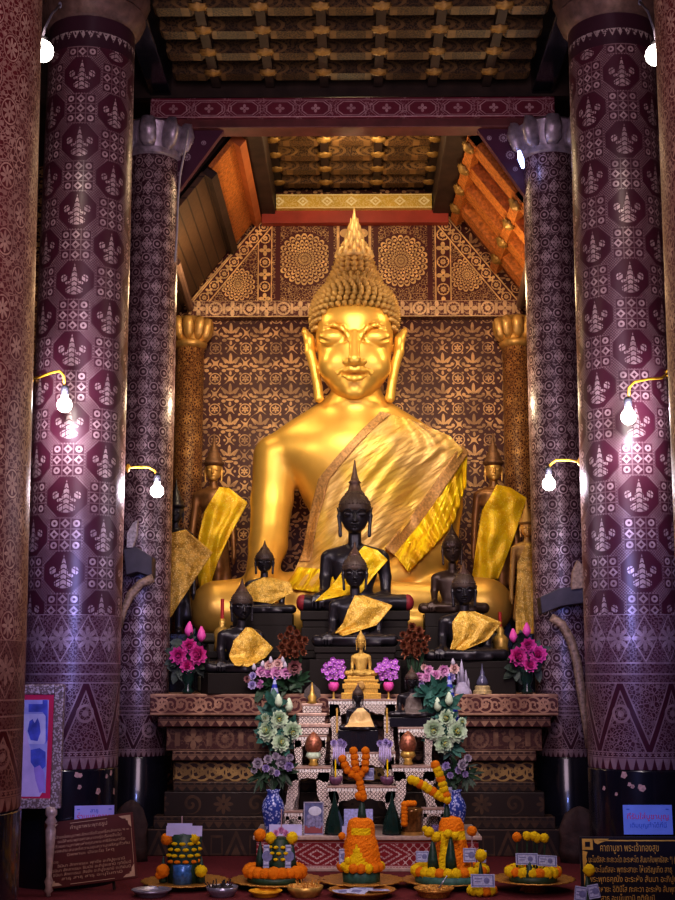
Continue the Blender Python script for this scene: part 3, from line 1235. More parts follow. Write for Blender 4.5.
def giant():
    k = GY * 1.02 / F

    def R(n):
        return n * k
    f = Field((-1.42, 9.3, 1.42), (1.42, 10.95, 3.75), .0185)
    B = .10
    # trunk
    f.ell(P3(356, 470, GY + .08), (R(60), .36, R(62) * 1.03), B)
    f.ell(P3(356, 452, GY + .05), (R(82), .33, R(40)), B)
    f.ell(P3(356, 545, GY + .0), (R(47), .33, R(66)), .10)
    f.ell(P3(356, 600, GY + .0), (R(80), .42, R(28)), .10)
    for s, sx in ((-1, 0), (1, 0)):
        c = 355
        f.cap(P3(c + s * 20, 416, GY + .06), P3(c + s * 64, 447, GY + .06), R(20), R(21), .10)
    # arm hanging over the knee
    f.chain([P3(276, 457, GY + .06), P3(272, 500, GY + .04), P3(268, 545, GY - .12), P3(261, 575, GY - .38)], [R(23), R(20.5), R(18.5), R(14.5)], .04)
    # other arm bent into the lap
    f.chain([P3(436, 457, GY + .06), P3(440, 505, GY + .08), P3(437, 553, GY + .02)], [R(24), R(21.5), R(20)], .05)
    f.chain([P3(437, 557, GY + .0), P3(408, 572, GY - .28), P3(380, 582, GY - .42)], [R(20), R(18), R(13)], .05)
    # legs
    f.chain([P3(330, 600, GY + .02), P3(270, 606, GY - .22), P3(217, 609, GY - .38)], [R(34), R(29), R(26.5)], .08)
    f.chain([P3(382, 600, GY + .02), P3(432, 604, GY - .22), P3(485, 606, GY - .38)], [R(34), R(29), R(26.5)], .08)
    f.chain([P3(478, 606, GY - .42), P3(385, 598, GY - .58), P3(300, 600, GY - .56)], [R(21), R(15), R(12)], .04)
    f.chain([P3(230, 614, GY - .42), P3(330, 620, GY - .62), P3(420, 622, GY - .60)], [R(20), R(14), R(11)], .04)
    # feet soles
    f.ell(P3(286, 597, GY - .54), (R(22), .075, R(10)), .03)
    # neck
    f.cap(P3(356, 424, GY + .03), P3(356, 392, GY + .0), R(31), R(25), .08)
    f.ell(P3(356, 406, GY + .0), (R(28), R(28), R(2.2)), .03)
    f.below(1.452)
    body = f.nets()
    body = (relax(body[0], body[1], 2, .5), body[1])
    # hands
    h = Field(P3(225, 615, GY - .9), P3(292, 548, GY - .2), .010)
    h.lo  # palm over the knee
    h = Field((P3(225, 0, GY)[0], GY - .92, zz(618, GY - .7)), (P3(290, 0, GY)[0], GY - .15, zz(545, GY - .4)), .0105)
    wri = Vector(P3(261, 575, GY - .38))
    pal = Vector(P3(257, 588, GY - .60))
    h.cap(wri, pal, R(13), R(12), .03, sq=(1, 1, 1))
    for i, (dx, ln, r) in enumerate(((-12, 15, 4.6), (-4.5, 20, 4.8), (3.5, 20, 4.8), (11, 17, 4.4))):
        a = Vector(P3(257 + dx * .8, 590, GY - .655))
        b = Vector(P3(256 + dx, 590 + ln * .55, GY - .70))
        c = Vector(P3(255 + dx, 590 + ln, GY - .70))
        h.chain([a, b, c], [R(r), R(r * .92), R(r * .7)], .006)
    h.chain([Vector(P3(266, 582, GY - .55)), Vector(P3(275, 590, GY - .6)), Vector(P3(277, 599, GY - .62))], [R(5.5), R(5), R(3.6)], .012)
    hand = h.nets()
    # lap hand
    l = Field((P3(325, 0, GY)[0], GY - .9, zz(600, GY - .5)), (P3(402, 0, GY)[0], GY - .25, zz(565, GY - .3)), .0105)
    l.ell(P3(368, 583, GY - .50), (R(17), .09, R(8)), .02)
    for i in range(4):
        l.chain([P3(358, 583 + i * .6, GY - .46 - .035 * i), P3(345, 584 + i * .5, GY - .47 - .035 * i), P3(334, 585, GY - .46 - .033 * i)], [R(4.4), R(4.2), R(3.2)], .006)
    l.chain([P3(372, 578, GY - .56), P3(360, 576, GY - .58), P3(352, 577, GY - .56)], [R(5), R(4.4), R(3.4)], .01)
    lap = l.nets()
    # head
    HY = GY - .02
    fr = HY
    h = Field((P3(296, 0, HY)[0] - .05, HY - .52, zz(415, HY)), (P3(414, 0, HY)[0] + .05, HY + .42, zz(268, HY)), .0088)

    def Q(px, py, d):
        p = at(px, py, HY - d)
        return (p.x, p.y, p.z)
    h.ell(Q(354.5, 338, .0), (R(39), .37, R(46)), .0)
    h.ell(Q(354.5, 363, .04), (R(34.5), .30, R(37)), .07)
    h.ell(Q(354.5, 383, .15), (R(20), .16, R(17)), .07)
    h.ell(Q(354.5, 391, .235), (R(10.5), .07, R(8.5)), .03)         # chin
    h.ell(Q(354.5, 320, .16), (R(33), .20, R(20)), .06)
    for s in (-1, 1):
        c = 354.5
        h.ell(Q(c + s * 21.5, 366, .16), (R(13), .14, R(14)), .07)    # cheek
        h.ell(Q(c + s * 23, 333, .325), (R(14), .044, R(8.5)), .05, cut=True)   # eye hollow
        h.ell(Q(c + s * 21.0, 337.5, .268), (R(14.8), .078, R(9.0)), .012)  # closed lid
        # slit under the lid
        pts = [Q(c + s * (8.5 + i * 3.7), 340.6 + 2.6 * math.sin(PI * i / 7) + (0 if i < 5 else -.6 * (i - 4)), .352 - .0035 * (i - 2.5) ** 2) for i in range(8)]
        h.chain(pts, [.017] * 8, .006, cut=True)
        # brow ridge from the nose round the eye
        br = [(c + s * 5.5, 341, .385), (c + s * 7.5, 333.5, .376), (c + s * 13, 327.5, .368), (c + s * 21, 324.6, .345), (c + s * 29, 327, .298), (c + s * 35, 333, .235)]
        h.chain([Q(*b) for b in br], [R(1.2), R(1.3), R(1.3), R(1.3), R(1.1), R(.8)], .03)
        # ear
        e = [(c + s * 42, 350, .02), (c + s * 45.5, 340, .03), (c + s * 49.5, 332, .03), (c + s * 51, 328, .02)]
        h.chain([Q(*b) for b in e], [R(4), R(5), R(3.4), R(1.2)], .012, sq=(1, .8, 1))
        e = [(c + s * 45.5, 338, .03), (c + s * 44.5, 352, .05), (c + s * 40.5, 366, .06)]
        h.chain([Q(*b) for b in e], [R(5), R(5.2), R(4.6)], .012)
        e = [(c + s * 41.5, 364, .06), (c + s * 37.5, 382, .07), (c + s * 35.5, 398, .08)]
        h.chain([Q(*b) for b in e], [R(4.2), R(4.4), R(5.0)], .012)
        h.chain([Q(c + s * 42, 345, .12), Q(c + s * 41, 360, .13)], [R(1.8), R(1.8)], .01, cut=True)
        h.chain([Q(c + s * 36.5, 384, .15), Q(c + s * 35.5, 394, .15)], [R(1.5), R(1.5)], .01, cut=True)
        # nostril wing and mouth corner
        h.ell(Q(c + s * 7.0, 362, .395), (R(5.4), .042, R(3.4)), .022)
        h.ell(Q(c + s * 16.5, 372.5, .34), (R(3.0), .02, R(3)), .012)
    h.chain([Q(354.5, 334, .375), Q(354.5, 347, .41), Q(354.5, 359, .46)], [R(3.8), R(5.0), R(6.2)], .02)
    h.ell(Q(354.5, 363, .405), (R(10.5), .055, R(3.6)), .012)
    # lips
    ul = [(-15.5, 371.0, .352), (-9, 369.9, .385), (-4, 368.6, .402), (0, 369.7, .405), (4, 368.6, .402), (9, 369.9, .385), (15.5, 371.0, .352)]
    h.chain([Q(354.5 + a, b, c) for a, b, c in ul], [R(1.4), R(2.5), R(3), R(2.8), R(3), R(2.5), R(1.4)], .010)
    ll = [(-12, 375.2, .355), (-6, 377.6, .384), (0, 378.4, .392), (6, 377.6, .384), (12, 375.2, .355)]
    h.chain([Q(354.5 + a, b, c) for a, b, c in ll], [R(1.4), R(2.8), R(3.3), R(2.8), R(1.4)], .010)
    mo = [(-15.5, 372.6, .370), (-7, 373.6, .405), (0, 374.0, .418), (7, 373.6, .405), (15.5, 372.6, .370)]
    h.chain([Q(354.5 + a, b, c) for a, b, c in mo], [.006, .008, .009, .008, .006], .006, cut=True)
    h.ell(Q(354.5, 384, .375), (R(10), .022, R(2)), .016, cut=True)
    # neck with its folds
    h.cap(Q(355, 380, .0), Q(356, 420, .0), R(22), R(23), .03)
    head = h.nets()
    head = (relax(head[0], head[1], 1, .3), head[1])
    return body, hand, lap, head, R


body, hand, lap, head, RG = giant()
great = thing('seated_buddha', 'giant gilded seated Buddha statue with satin shoulder sash filling the middle of the hall', 'statue', (0, GY, 1.45))
gb = link('body', nets_mesh('great_buddha_body', [body, hand, lap, head], gold), great)
bv_body = BVHTree.FromPolygons(body[0].tolist(), body[1].tolist())
bv_head = BVHTree.FromPolygons(head[0].tolist(), head[1].tolist())

# hair: snail curls over a cap
hm = MB()
HY = GY - .02
hc = at(354.5, 318, HY + .02)
rx, ry, rz = RG(42), .385, RG(38.5) * 1.05
capv, capf = [], []
hm.ball((hc.x, hc.y + .012, hc.z + .0), 1, 40, 24, sc=(rx * .97, ry * .93, rz * .96))


def curl(p, n, r, hgt):
    n = Vector(n).normalized()
    q = n.to_track_quat('Z', 'Y').to_matrix().to_4x4()
    q.translation = Vector(p)
    hm.lathe([(r, -r * .4), (r * .95, hgt * .25), (r * .62, hgt * .65), (r * .12, hgt)], 8, M=q)


front = HY - .30
for j in range(16):
    th = math.radians(3 + j * 7.6)
    n_ = max(1, int(2 * PI * math.sin(th) * rx / .052))
    for i in range(n_):
        a = 2 * PI * (i + (j % 2) * .5) / n_
        d = Vector((math.sin(th) * math.cos(a), math.sin(th) * math.sin(a), math.cos(th)))
        p = Vector((hc.x + d.x * rx, hc.y + d.y * ry, hc.z + d.z * rz))
        # hairline: an arch over the forehead
        u = (p.x - hc.x) / RG(40)
        line = zz(305.5, HY - .3) - max(0, abs(u) - .30) ** 2.2 * .40
        if p.y < HY + .16 and p.z < line:
            continue
        if p.z < zz(346, HY):
            continue
        curl(p, (d.x / rx, d.y / ry, d.z / rz), .0255, .044)
# crown mound
m2 = at(354.5, 276, HY + .02)
for (py, r, n_, o) in ((281, 24, 24, .5), (275, 20.5, 20, 0), (269, 18.5, 18, .5), (263.5, 16.5, 16, 0)):
    zc2 = zz(py, HY)
    for i in range(n_):
        a = 2 * PI * (i + o) / n_
        d = Vector((math.cos(a), math.sin(a), .5))
        curl((hc.x + RG(r) * math.cos(a), HY + .02 + RG(r) * math.sin(a), zc2), d, .029, .046)
hm.lathe([(RG(26), zz(286, HY)), (RG(20), zz(275, HY)), (RG(16.5), zz(264, HY)), (RG(15), zz(256, HY))], 24, (hc.x, HY + .02, 0))
hair = hm.build('curled_hair', curl_gold, great, smooth=True)
# flame finial
fm = MB()
fz = lambda py: zz(py, HY)
fx = hc.x
fm.lathe([(RG(17), fz(259)), (RG(18), fz(256)), (RG(15), fz(254)), (RG(10), fz(250)), (RG(8), fz(244)), (RG(6), fz(236)), (RG(4), fz(228)), (RG(2.4), fz(219)), (RG(1.5), fz(212)), (RG(.5), fz(206.5))], 20, (fx, HY + .02, 0))
for lay, (pyb, hgt, off, n_) in enumerate(((259, 16, 13.5, 12), (252, 18, 8.6, 10), (244, 19, 5.8, 8), (235, 18, 3.6, 6))):
    for i in range(n_):
        a = 2 * PI * (i + .5 * (lay % 2)) / n_ - PI / 2
        ca, sa = math.cos(a), math.sin(a)
        c_ = [(off, 0), (off * 1.32, .25), (off * 1.22, .5), (off * .9, .72), (off * 1.02, 1.0)]
        fm.tube([(fx + RG(q) * ca, HY + .02 + RG(q) * sa, fz(pyb - hgt * t)) for q, t in c_], [RG(2.6), RG(3.2), RG(2.6), RG(1.6), RG(.3)], 7, .6)
fm.build('flame_finial', simple('flame_gilding', (.74, .52, .22), .5, .25, .3, 20, .2, .004), great, smooth=True)

# satin sash ---------------------------------------------------------------
satin, nt, b_ = nodes_mat('gold_satin')
mp = nt.nodes.new('ShaderNodeMapping')
mp.vector_type = 'TEXTURE'
mp.inputs['Rotation'].default_value = (0, math.radians(-36), 0)
mp.inputs['Scale'].default_value = (1 / 1.6, 1, 1 / 9)
nt.links.new(coord(nt), mp.inputs['Vector'])
wn = noise(nt, 3.0, 4, mp.outputs[0])
bl = noise(nt, 2.2, 3)
c1 = mixc(nt, (wn - .5) * 3.2 + .5, (.46, .27, .08), (.84, .58, .24))
nt.links.new(mixc(nt, (bl - .50) * 4.0, c1, (.80, .55, .06)), b_.inputs['Base Color'])
b_.inputs['Roughness'].default_value = .36
b_.inputs['Metallic'].default_value = .3
b_.inputs['Sheen Weight'].default_value = .2
bump(nt, b_, wn, .8, .03)
brocade = simple('brown_gold_brocade', (.44, .25, .10), .5, .3, .45, 55, .5, .006)
fringe_m, nt, b_ = nodes_mat('bright_yellow_pleats')
mp = nt.nodes.new('ShaderNodeMapping')
mp.vector_type = 'TEXTURE'
mp.inputs['Rotation'].default_value = (0, math.radians(24), 0)
mp.inputs['Scale'].default_value = (1 / 14, 1, 1 / 2)
nt.links.new(coord(nt), mp.inputs['Vector'])
wn = noise(nt, 2.6, 3, mp.outputs[0])
nt.links.new(mixc(nt, (wn - .5) * 4.0 + .5, (.62, .34, .01), (1.0, .78, .02)), b_.inputs['Base Color'])
b_.inputs['Roughness'].default_value = .32
b_.inputs['Metallic'].default_value = .25
bump(nt, b_, wn, .9, .03)

FY = GY - .32
def XZ(px, py, Y=FY):
    p = at(px, py, Y)
    return (p.x, p.z)


rw = np.random.default_rng(3)
wav = [(rw.uniform(6, 26), rw.uniform(-10, 10), rw.uniform(0, 6.3), rw.uniform(.4, 1)) for _ in range(9)]


def wrk(u, v):
    e = min(1, 6 * u, 6 * (1 - u))
    s = sum(a * math.sin(fu * u * 2.0 + fv * v + ph + 1.6 * math.sin(3 * v + ph)) for fu, fv, ph, a in wav)
    return .0045 * s * e


L = [XZ(381, 409), XZ(349, 443), XZ(318, 478), XZ(309, 510), XZ(301, 550), XZ(287, 588)]
Rr = [XZ(420, 417), XZ(452, 430), XZ(466, 445), XZ(432, 490), XZ(402, 530), XZ(352, 592)]
vs, fs, P = drape(bv_body, L, Rr, 90, 130, .035, wrk, 60, back=GY + .2)
# keep the cloth from cutting deep behind the trunk
sash = cloth('satin_sash', vs, fs, satin, great, .008)


def edge_strip(P, col, w, dirn, off, mat, name, parent, rows=None, wv=None, n=5):
    """band of width w (metres) running along one column of a draped grid"""
    nv = P.shape[0]
    r0, r1 = rows or (0, nv)
    vs, fs = [], []
    k = 0
    for j in range(r0, r1):
        a = Vector(P[j, col])
        b = Vector(P[j, col + dirn * 6])
        d = (b - a)
        d.y *= .6
        d.normalize()
        for i in range(n + 1):
            t = i / n
            p = a + d * w * t
            # follow the cloth surface
            ci = min(max(col + int(dirn * t * w / max(1e-6, (Vector(P[j, col + dirn]) - a).length)), 0), P.shape[1] - 1)
            yy = P[j, ci, 1]
            vs.append((p.x, yy - off - (wv(j, t) if wv else 0), p.z))
        if k:
            o = (k - 1) * (n + 1)
            for i in range(n):
                fs.append((o + i, o + n + 1 + i, o + n + 2 + i, o + i + 1))
        k += 1
    return cloth(name, vs, fs, mat, parent, .006)


edge_strip(P, 0, .085, 1, .014, brocade, 'brocade_border', great, (0, 112))
# lower border and pleated fringe under it
vs2, fs2, P2 = drape(bv_body, [XZ(465, 438), XZ(425, 495), XZ(385, 548)], [XZ(472, 447), XZ(434, 504), XZ(396, 556)], 8, 80, .062, None, 60, back=GY + .2)
cloth('brocade_border', vs2, fs2, brocade, great, .008)
fw = lambda u, v: .014 * math.sin(v * 62 + 2 * math.sin(v * 9)) * (.4 + u)
vs3, fs3, P3_ = drape(bv_body, [XZ(471, 447), XZ(434, 503), XZ(394, 556)], [XZ(470, 478), XZ(454, 524), XZ(408, 574)], 14, 150, .06, fw, 80, back=GY + .2)
cloth('pleated_fringe', vs3, fs3, fringe_m, great, .006)
# gathered cloth by the lap
gw = lambda u, v: .02 * math.sin(u * 34 + 3 * math.sin(v * 3)) * (.3 + .7 * v)
vs4, fs4, P4 = drape(bv_body, [XZ(297, 566), XZ(285, 590)], [XZ(350, 572), XZ(345, 600)], 60, 14, .05, gw, 30, back=GY + .2)
cloth('gathered_hem', vs4, fs4, fringe_m, great, .006)


def keep(root):
    M = (Matrix.Translation(root.location) @ root.rotation_euler.to_matrix().to_4x4()).inverted()
    for c in root.children:
        c.matrix_parent_inverse = M


keep(great)
# pedestal of the great statue
MBp = MB().box((-1.12, 9.54, ATZ), (1.12, 10.12, ATZ + .12)).box((-1.06, 9.57, ATZ + .12), (1.06, 10.10, 1.38)).box((-1.12, 9.54, 1.38), (1.12, 10.12, 1.45)).box((-.78, 10.1, ATZ), (.78, 10.9, 1.45))
PY0, PY1 = 9.06, 9.50
PLZ = zz(651, PY0)
pf = MB().box((-.98, PY0, ATZ), (.98, PY1, PLZ - .05)).box((-1.0, PY0 - .015, PLZ - .05), (1.0, PY1, PLZ))
pf = pf.build('display_step', simple('dark_step_wood', (.014, .010, .009), .6, 0, .5, 10, spec=.25), None, bevel=.006)
tag(pf, 'long dark step behind the front row of black statues', 'step')
great_ped = MBp.build('statue_pedestal', simple('dark_green_plinth', (.05, .042, .025), .5, .2, .4, 12), None, bevel=.015)
tag(great_ped, 'dark stepped plinth under the giant gilded seated Buddha', 'pedestal')

# ------------------------------------------------------------------ small black seated Buddhas
def seated(spike=True):
    """unit figure: 1 unit = 1 pixel of the large black statue; x right, z up from the seat, front at -y"""
    f = Field((-64, -46, -1), (64, 30, 150), 1.25)
    f.ell((0, 2, 40), (22, 14, 22), 0)
    f.ell((0, 3, 51), (27, 13, 11), 6)
    f.ell((0, 0, 22), (17, 13, 16), 6)
    f.ell((0, 2, 8), (30, 17, 9), 6)
    for s in (-1, 1):
        f.cap((s * 6, 3, 62), (s * 24, 3, 55), 5, 7, 4)
    f.chain([(-27, 3, 53), (-29, 3, 34), (-29.5, -8, 18), (-33, -20, 14)], [7, 5.8, 4.8, 3.6], 2)
    f.chain([(27, 3, 53), (30, 4, 34), (30, 0, 18)], [7, 5.8, 5], 2)
    f.chain([(30, 0, 17), (18, -14, 12), (8, -18, 11)], [5, 4.4, 3.6], 2)
    f.chain([(-10, 2, 8), (-30, -8, 8), (-48, -17, 8)], [10, 9, 8], 4)
    f.chain([(10, 2, 8), (30, -8, 8), (48, -17, 8)], [10, 9, 8], 4)
    f.chain([(46, -18, 8), (10, -30, 9), (-26, -28, 10)], [7.5, 5.5, 4.5], 2)
    f.chain([(-46, -18, 7), (0, -30, 4), (30, -28, 4)], [7.5, 5, 4.5], 2)
    f.below(0.0)
    # hand over the knee
    f.cap((-33, -20, 14), (-35, -27, 13), 4, 4.4, 1.5, sq=(.8, 1, 1))
    for i, dx in enumerate((-5, -1.8, 1.4, 4.4)):
        f.chain([(-35 + dx, -29, 13), (-35.2 + dx * 1.1, -31, 8), (-35 + dx * 1.1, -31, 3 - (i in (1, 2)) * 1.5)], [1.9, 1.7, 1.3], .4)
    f.chain([(-30, -25, 13), (-27, -27, 9)], [2, 1.5], .6)
    f.cap((0, 1, 60), (0, 0, 78), 6.6, 6, 3)
    b = f.nets()
    b = (relax(b[0], b[1], 1, .4), b[1])
    h = Field((-24, -24, 66), (24, 24, 126), .8)
    h.ell((0, 0, 98), (14.2, 14.5, 15.5), 0)
    h.ell((0, -1.5, 90), (12.4, 12, 13), 3)
    h.ell((0, -6, 82), (7, 6.5, 6), 3)
    h.ell((0, -10, 79.5), (3.4, 3, 2.6), 1)
    for s in (-1, 1):
        h.ell((s * 6.6, -14.5, 95.6), (4.8, 3, 3), 1.4, cut=True)
        h.ell((s * 6.6, -11.6, 94.4), (4.6, 3, 2.7), .5)
        h.chain([(s * 2.4, -14.8, 93.4), (s * 6.6, -15.0, 92.3), (s * 10.6, -12.0, 93.8)], [.5, .55, .4], .3, cut=True)
        h.chain([(s * 1.8, -15.2, 96), (s * 5, -14.8, 99.3), (s * 9, -13, 99.2), (s * 12, -9.5, 96.5)], [.7, .8, .8, .5], .6)
        h.chain([(s * 14.6, 0, 101), (s * 15.6, -1, 94), (s * 14.6, -1.5, 84), (s * 14.2, -2, 74.5)], [1.2, 2.1, 1.7, 1.9], .6)
        h.chain([(s * 15, 0, 97), (s * 17.8, .5, 103)], [1.6, .5], .5)
        h.ell((s * 2.6, -15.6, 87.5), (1.9, 1.6, 1.5), .6)
    h.chain([(0, -14.4, 97), (0, -16.4, 91.5), (0, -17.6, 88)], [1.3, 1.6, 2.2], .8)
    h.chain([(-5, -12.7, 84.4), (-1.5, -14.6, 84.9), (1.5, -14.6, 84.9), (5, -12.7, 84.4)], [.6, 1.05, 1.05, .6], .4)
    h.chain([(-4, -12.5, 82.7), (0, -14, 82.1), (4, -12.5, 82.7)], [.6, 1.15, .6], .4)
    h.chain([(-5, -14, 83.6), (0, -15.4, 83.5), (5, -14, 83.6)], [.3, .4, .3], .2, cut=True)
    h.cap((0, 0, 82), (0, 0, 66), 6.2, 6.6, 1.5)
    return b, h.nets()


sb, sh = seated()
seat_me = nets_mesh('seated_figure', [sb, sh], black_metal)
hm = MB()
hm.lathe([(14.6, 97), (15.4, 101), (15.2, 107), (13, 112), (9.5, 115.5), (8.4, 118)], 28, wob=None)
for j in range(7):
    zq = 100 + j * 2.6
    rq = [15.4, 15.4, 15, 14.2, 12.8, 10.8, 9][j]
    nq = 30 - j * 2
    for i in range(nq):
        a = 2 * PI * (i + .5 * (j % 2)) / nq
        if math.sin(a) < -.25 and zq < 104.5:
            continue
        hm.ball((rq * math.cos(a), rq * math.sin(a), zq), 1.25, 6, 4)
hair_me = hm.mesh('curl_cap', simple('brown_black_curls', (.07, .045, .035), .5, .2, .3, 2.0), True)
sp = MB()
sp.lathe([(8.6, 116), (8.4, 118), (6.6, 120), (6.0, 123), (5.0, 126), (6.6, 127.5), (4.8, 129), (3.6, 132), (2.4, 137), (1.5, 143), (.5, 150)], 18)
spike_me = sp.mesh('spire_finial', simple('dark_bronze_spire', (.10, .055, .045), .42, .35, .3, 1.5), True)
sp2 = MB()
sp2.lathe([(8.6, 117), (8.0, 119.5), (6.2, 122), (4.2, 125), (2.2, 129), (.6, 136)], 18)
knob_me = sp2.mesh('flame_knob', MATS['dark_bronze_spire'], True)
bv_seat = BVHTree.FromPolygons(sb[0].tolist(), sb[1].tolist())

seq, nt, b_ = nodes_mat('gold_sequin_cloth')
vv = voro(nt, .5)
n1 = noise(nt, .16, 3)
c1 = mixc(nt, (n1 - .35) * 3.0, (.50, .28, .03), (.90, .56, .09))
nt.links.new(mixc(nt, vv.lt(.30), c1, (.98, .74, .24)), b_.inputs['Base Color'])  # paler dots put the sequin glints into the colour
b_.inputs['Roughness'].default_value = .4
b_.inputs['Metallic'].default_value = .2
bump(nt, b_, vv, .8, .004)
seq2, nt, b_ = nodes_mat('yellow_sash_cloth')
vv = voro(nt, .5)
n1 = noise(nt, .12, 3)
c1 = mixc(nt, (n1 - .35) * 3.0, (.85, .50, .008), (1.0, .72, .02))
nt.links.new(mixc(nt, vv.lt(.25), c1, (1.0, .84, .18)), b_.inputs['Base Color'])  # pale dots paint the sparkle of the sash
b_.inputs['Roughness'].default_value = .42
b_.inputs['Metallic'].default_value = .2
bump(nt, b_, vv, .6, .003)


def robe_mesh(left, right, seed, off=1.6, amp=1.0, nu=44, nv=50, bvh=bv_seat):
    r = np.random.default_rng(seed)
    ws = [(r.uniform(5, 16), r.uniform(-9, 9), r.uniform(0, 6), r.uniform(.4, 1)) for _ in range(5)]
    wf = lambda u, v: amp * sum(a * math.sin(p * u + q * v + c) for p, q, c, a in ws) * min(1, .3 + v)
    return drape(bvh, left, right, nu, nv, off, wf, 40, back=20)


def black_buddha(label, px, pyb, Y, k, robe, rz=0, spire=False, wide=1.0, base=None, mat=None, ped=None, name='seated_buddha', hairmat=None, cat='statue', floor=None):
    """k = size of one unit in pixels"""
    s = ps(k, Y)
    p = at(px, pyb, Y)
    t = thing(name, label, cat, (p.x, Y, p.z), rz)
    t.scale = (s * wide, s * wide, s)
    o = link('body', seat_me, t)
    if mat:
        o.material_slots[0].link = 'OBJECT'
        o.material_slots[0].material = mat
    h = link('curled_hair', hair_me, t)
    q = link('spire' if spire else 'flame_knob', spike_me if spire else knob_me, t)
    if mat:
        for ob in (h, q):
            ob.material_slots[0].link = 'OBJECT'
            ob.material_slots[0].material = hairmat or mat
    if robe:
        vs, fs, _ = robe_mesh(*robe[:2], robe[2], *robe[4:])
        cloth('shoulder_robe', vs, fs, robe[3], t, .8)
    if base:
        m = MB()
        for i, (w, z0, z1, yf, yb) in enumerate(base):
            if i == len(base) - 1 and floor is not None:
                z0 = (floor - p.z) / s
            m.box((-w, -yf, z0), (w, yb, z1))
        m.build('pedestal', ped or black_lacquer, t, bevel=.8)
    return t


ROBE_BIG = ([(9, 64), (-4, 50), (-22, 26), (-38, 8)], [(22, 60), (32, 50), (18, 34), (6, 18)], 1, seq2)
dkped = MATS['dark_step_wood']
big = black_buddha('largest black Buddha statue with a tall spire and a yellow sash', 355, 612, 9.28, 1.0, ROBE_BIG, spire=True,
             base=[(52, -9, -.3, 33, 22), (50, -16, -9, 31, 20), (51, -60, -16, 33, 22)], floor=PLZ, ped=dkped)
simple('dark_red_cloth', (.22, .015, .025), .6, 0, .3, .5)
for s_ in (-1, 1):
    MB().ball((s_ * 50.5, -17.5, 8), 8.2, 16, 10, sc=(.75, 1, 1)).build('red_knee_wrap', MATS['dark_red_cloth'], big, smooth=True)
ROBE_A = ([(0, 66), (-10, 45), (-16, 30), (-26, 18)], [(10, 66), (49, 53), (28, 28), (-14, 13)], 2, seq, 2.6, 1.3)
black_buddha('black Buddha statue in crinkled gold cape, directly before the largest black one', 355, 647, 8.90, .75, ROBE_A,
             base=[(52, -8, -.3, 33, 22), (50, -16, -8, 31, 18), (58, -58, -16, 33, 20)], floor=ATZ, ped=dkped)
ROBE_B = ([(0, 67), (-20, 58), (-34, 46), (-30, 24)], [(12, 67), (44, 58), (50, 40), (14, 18)], 5, seq, 2.6, 1.3)
black_buddha("small dark Buddha statue in ochre cape, near the giant statue's hanging arm", 264, 614, 9.28, .53, ROBE_B,
             base=[(50, -22, -.3, 34, 22), (54, -34, -22, 34, 24)], wide=1.08, floor=PLZ, ped=dkped)
ROBE_C = ([(5, 65), (-14, 46), (-20, 26), (-18, 10)], [(14, 65), (46, 36), (34, 22), (0, 9)], 8, seq, 2.6, 1.4)
black_buddha('black Buddha statue turned slightly sideways in a gold cape, beside the left lotus bunch', 241, 673, 8.88, .67, ROBE_C, rz=math.radians(18), wide=1.03,
             base=[(54, -16, -.3, 33, 14)], floor=ATZ, ped=dkped)
black_buddha('small brown-black bare Buddha statue half hidden behind a larger black one', 453, 614, 9.28, .65, None,
             base=[(46, -20, -.3, 33, 22), (46, -90, -20, 33, 24)], mat=brown_bronze, wide=.95, floor=PLZ, ped=dkped)
ROBE_D = ([(-6, 67), (-17, 52), (-16, 30), (-20, 16)], [(14, 67), (50, 52), (30, 28), (-4, 14)], 11, seq, 2.6, 1.4)
black_buddha('black Buddha statue in glittering gold cape, beside the right lotus bunch', 465, 661, 8.93, .71, ROBE_D, wide=1.04,
             base=[(58, -10, -.3, 30, 14), (62, -32, -10, 30, 14)], floor=ATZ, ped=dkped)
black_buddha('little dark Buddha statue with a grey mottled cape, on the right inlaid table', 412, 717, 8.52, .36,
             ([(-3, 62), (-14, 46), (-18, 24), (-16, 8)], [(10, 64), (20, 50), (24, 24), (18, 8)], 15, simple('grey_mottled_cloth', (.16, .13, .12), .6, .2, .5, .6)), wide=1.15, base=[(52, -10, -.3, 30, 22)], floor=zz(727, 8.42))
black_buddha('tiny black Buddha statue in pale cape in the niche of the tallest inlaid table', 358, 730, 8.41, .33,
             ([(-2, 62), (-22, 40), (-28, 22), (-40, 10)], [(14, 64), (34, 46), (40, 30), (48, 10)], 16, simple('pale_gold_cloth', (.72, .50, .22), .5, .2, .3, .6)), wide=1.0, base=[(58, -66, -.3, 26, 24)], floor=zz(752, 8.34))
gbu = black_buddha('small all-gold Buddha statue on a gilt throne, at the centre of the altar front', 361, 676, 8.58, .335, None, wide=.86, mat=gold_leaf, hairmat=gold_leaf,
                   base=[(46, -10, -.3, 30, 16), (58, -16, -10, 32, 18), (54, -22, -16, 30, 18), (62, -36, -22, 33, 18), (56, -48, -36, 31, 18), (66, -64, -48, 34, 18)], ped=simple('gilt_throne', (.66, .40, .08), .38, .5, .3, .3), floor=zz(699, 8.50))
gm = MB().lathe([(13, 0), (13, 2), (9, 3)], 20, M=Matrix.Translation((0, -42, -27)) @ Matrix.Rotation(math.radians(90), 4, 'X'))
gm.build('throne_medallion', gold_dull, gbu, smooth=True)

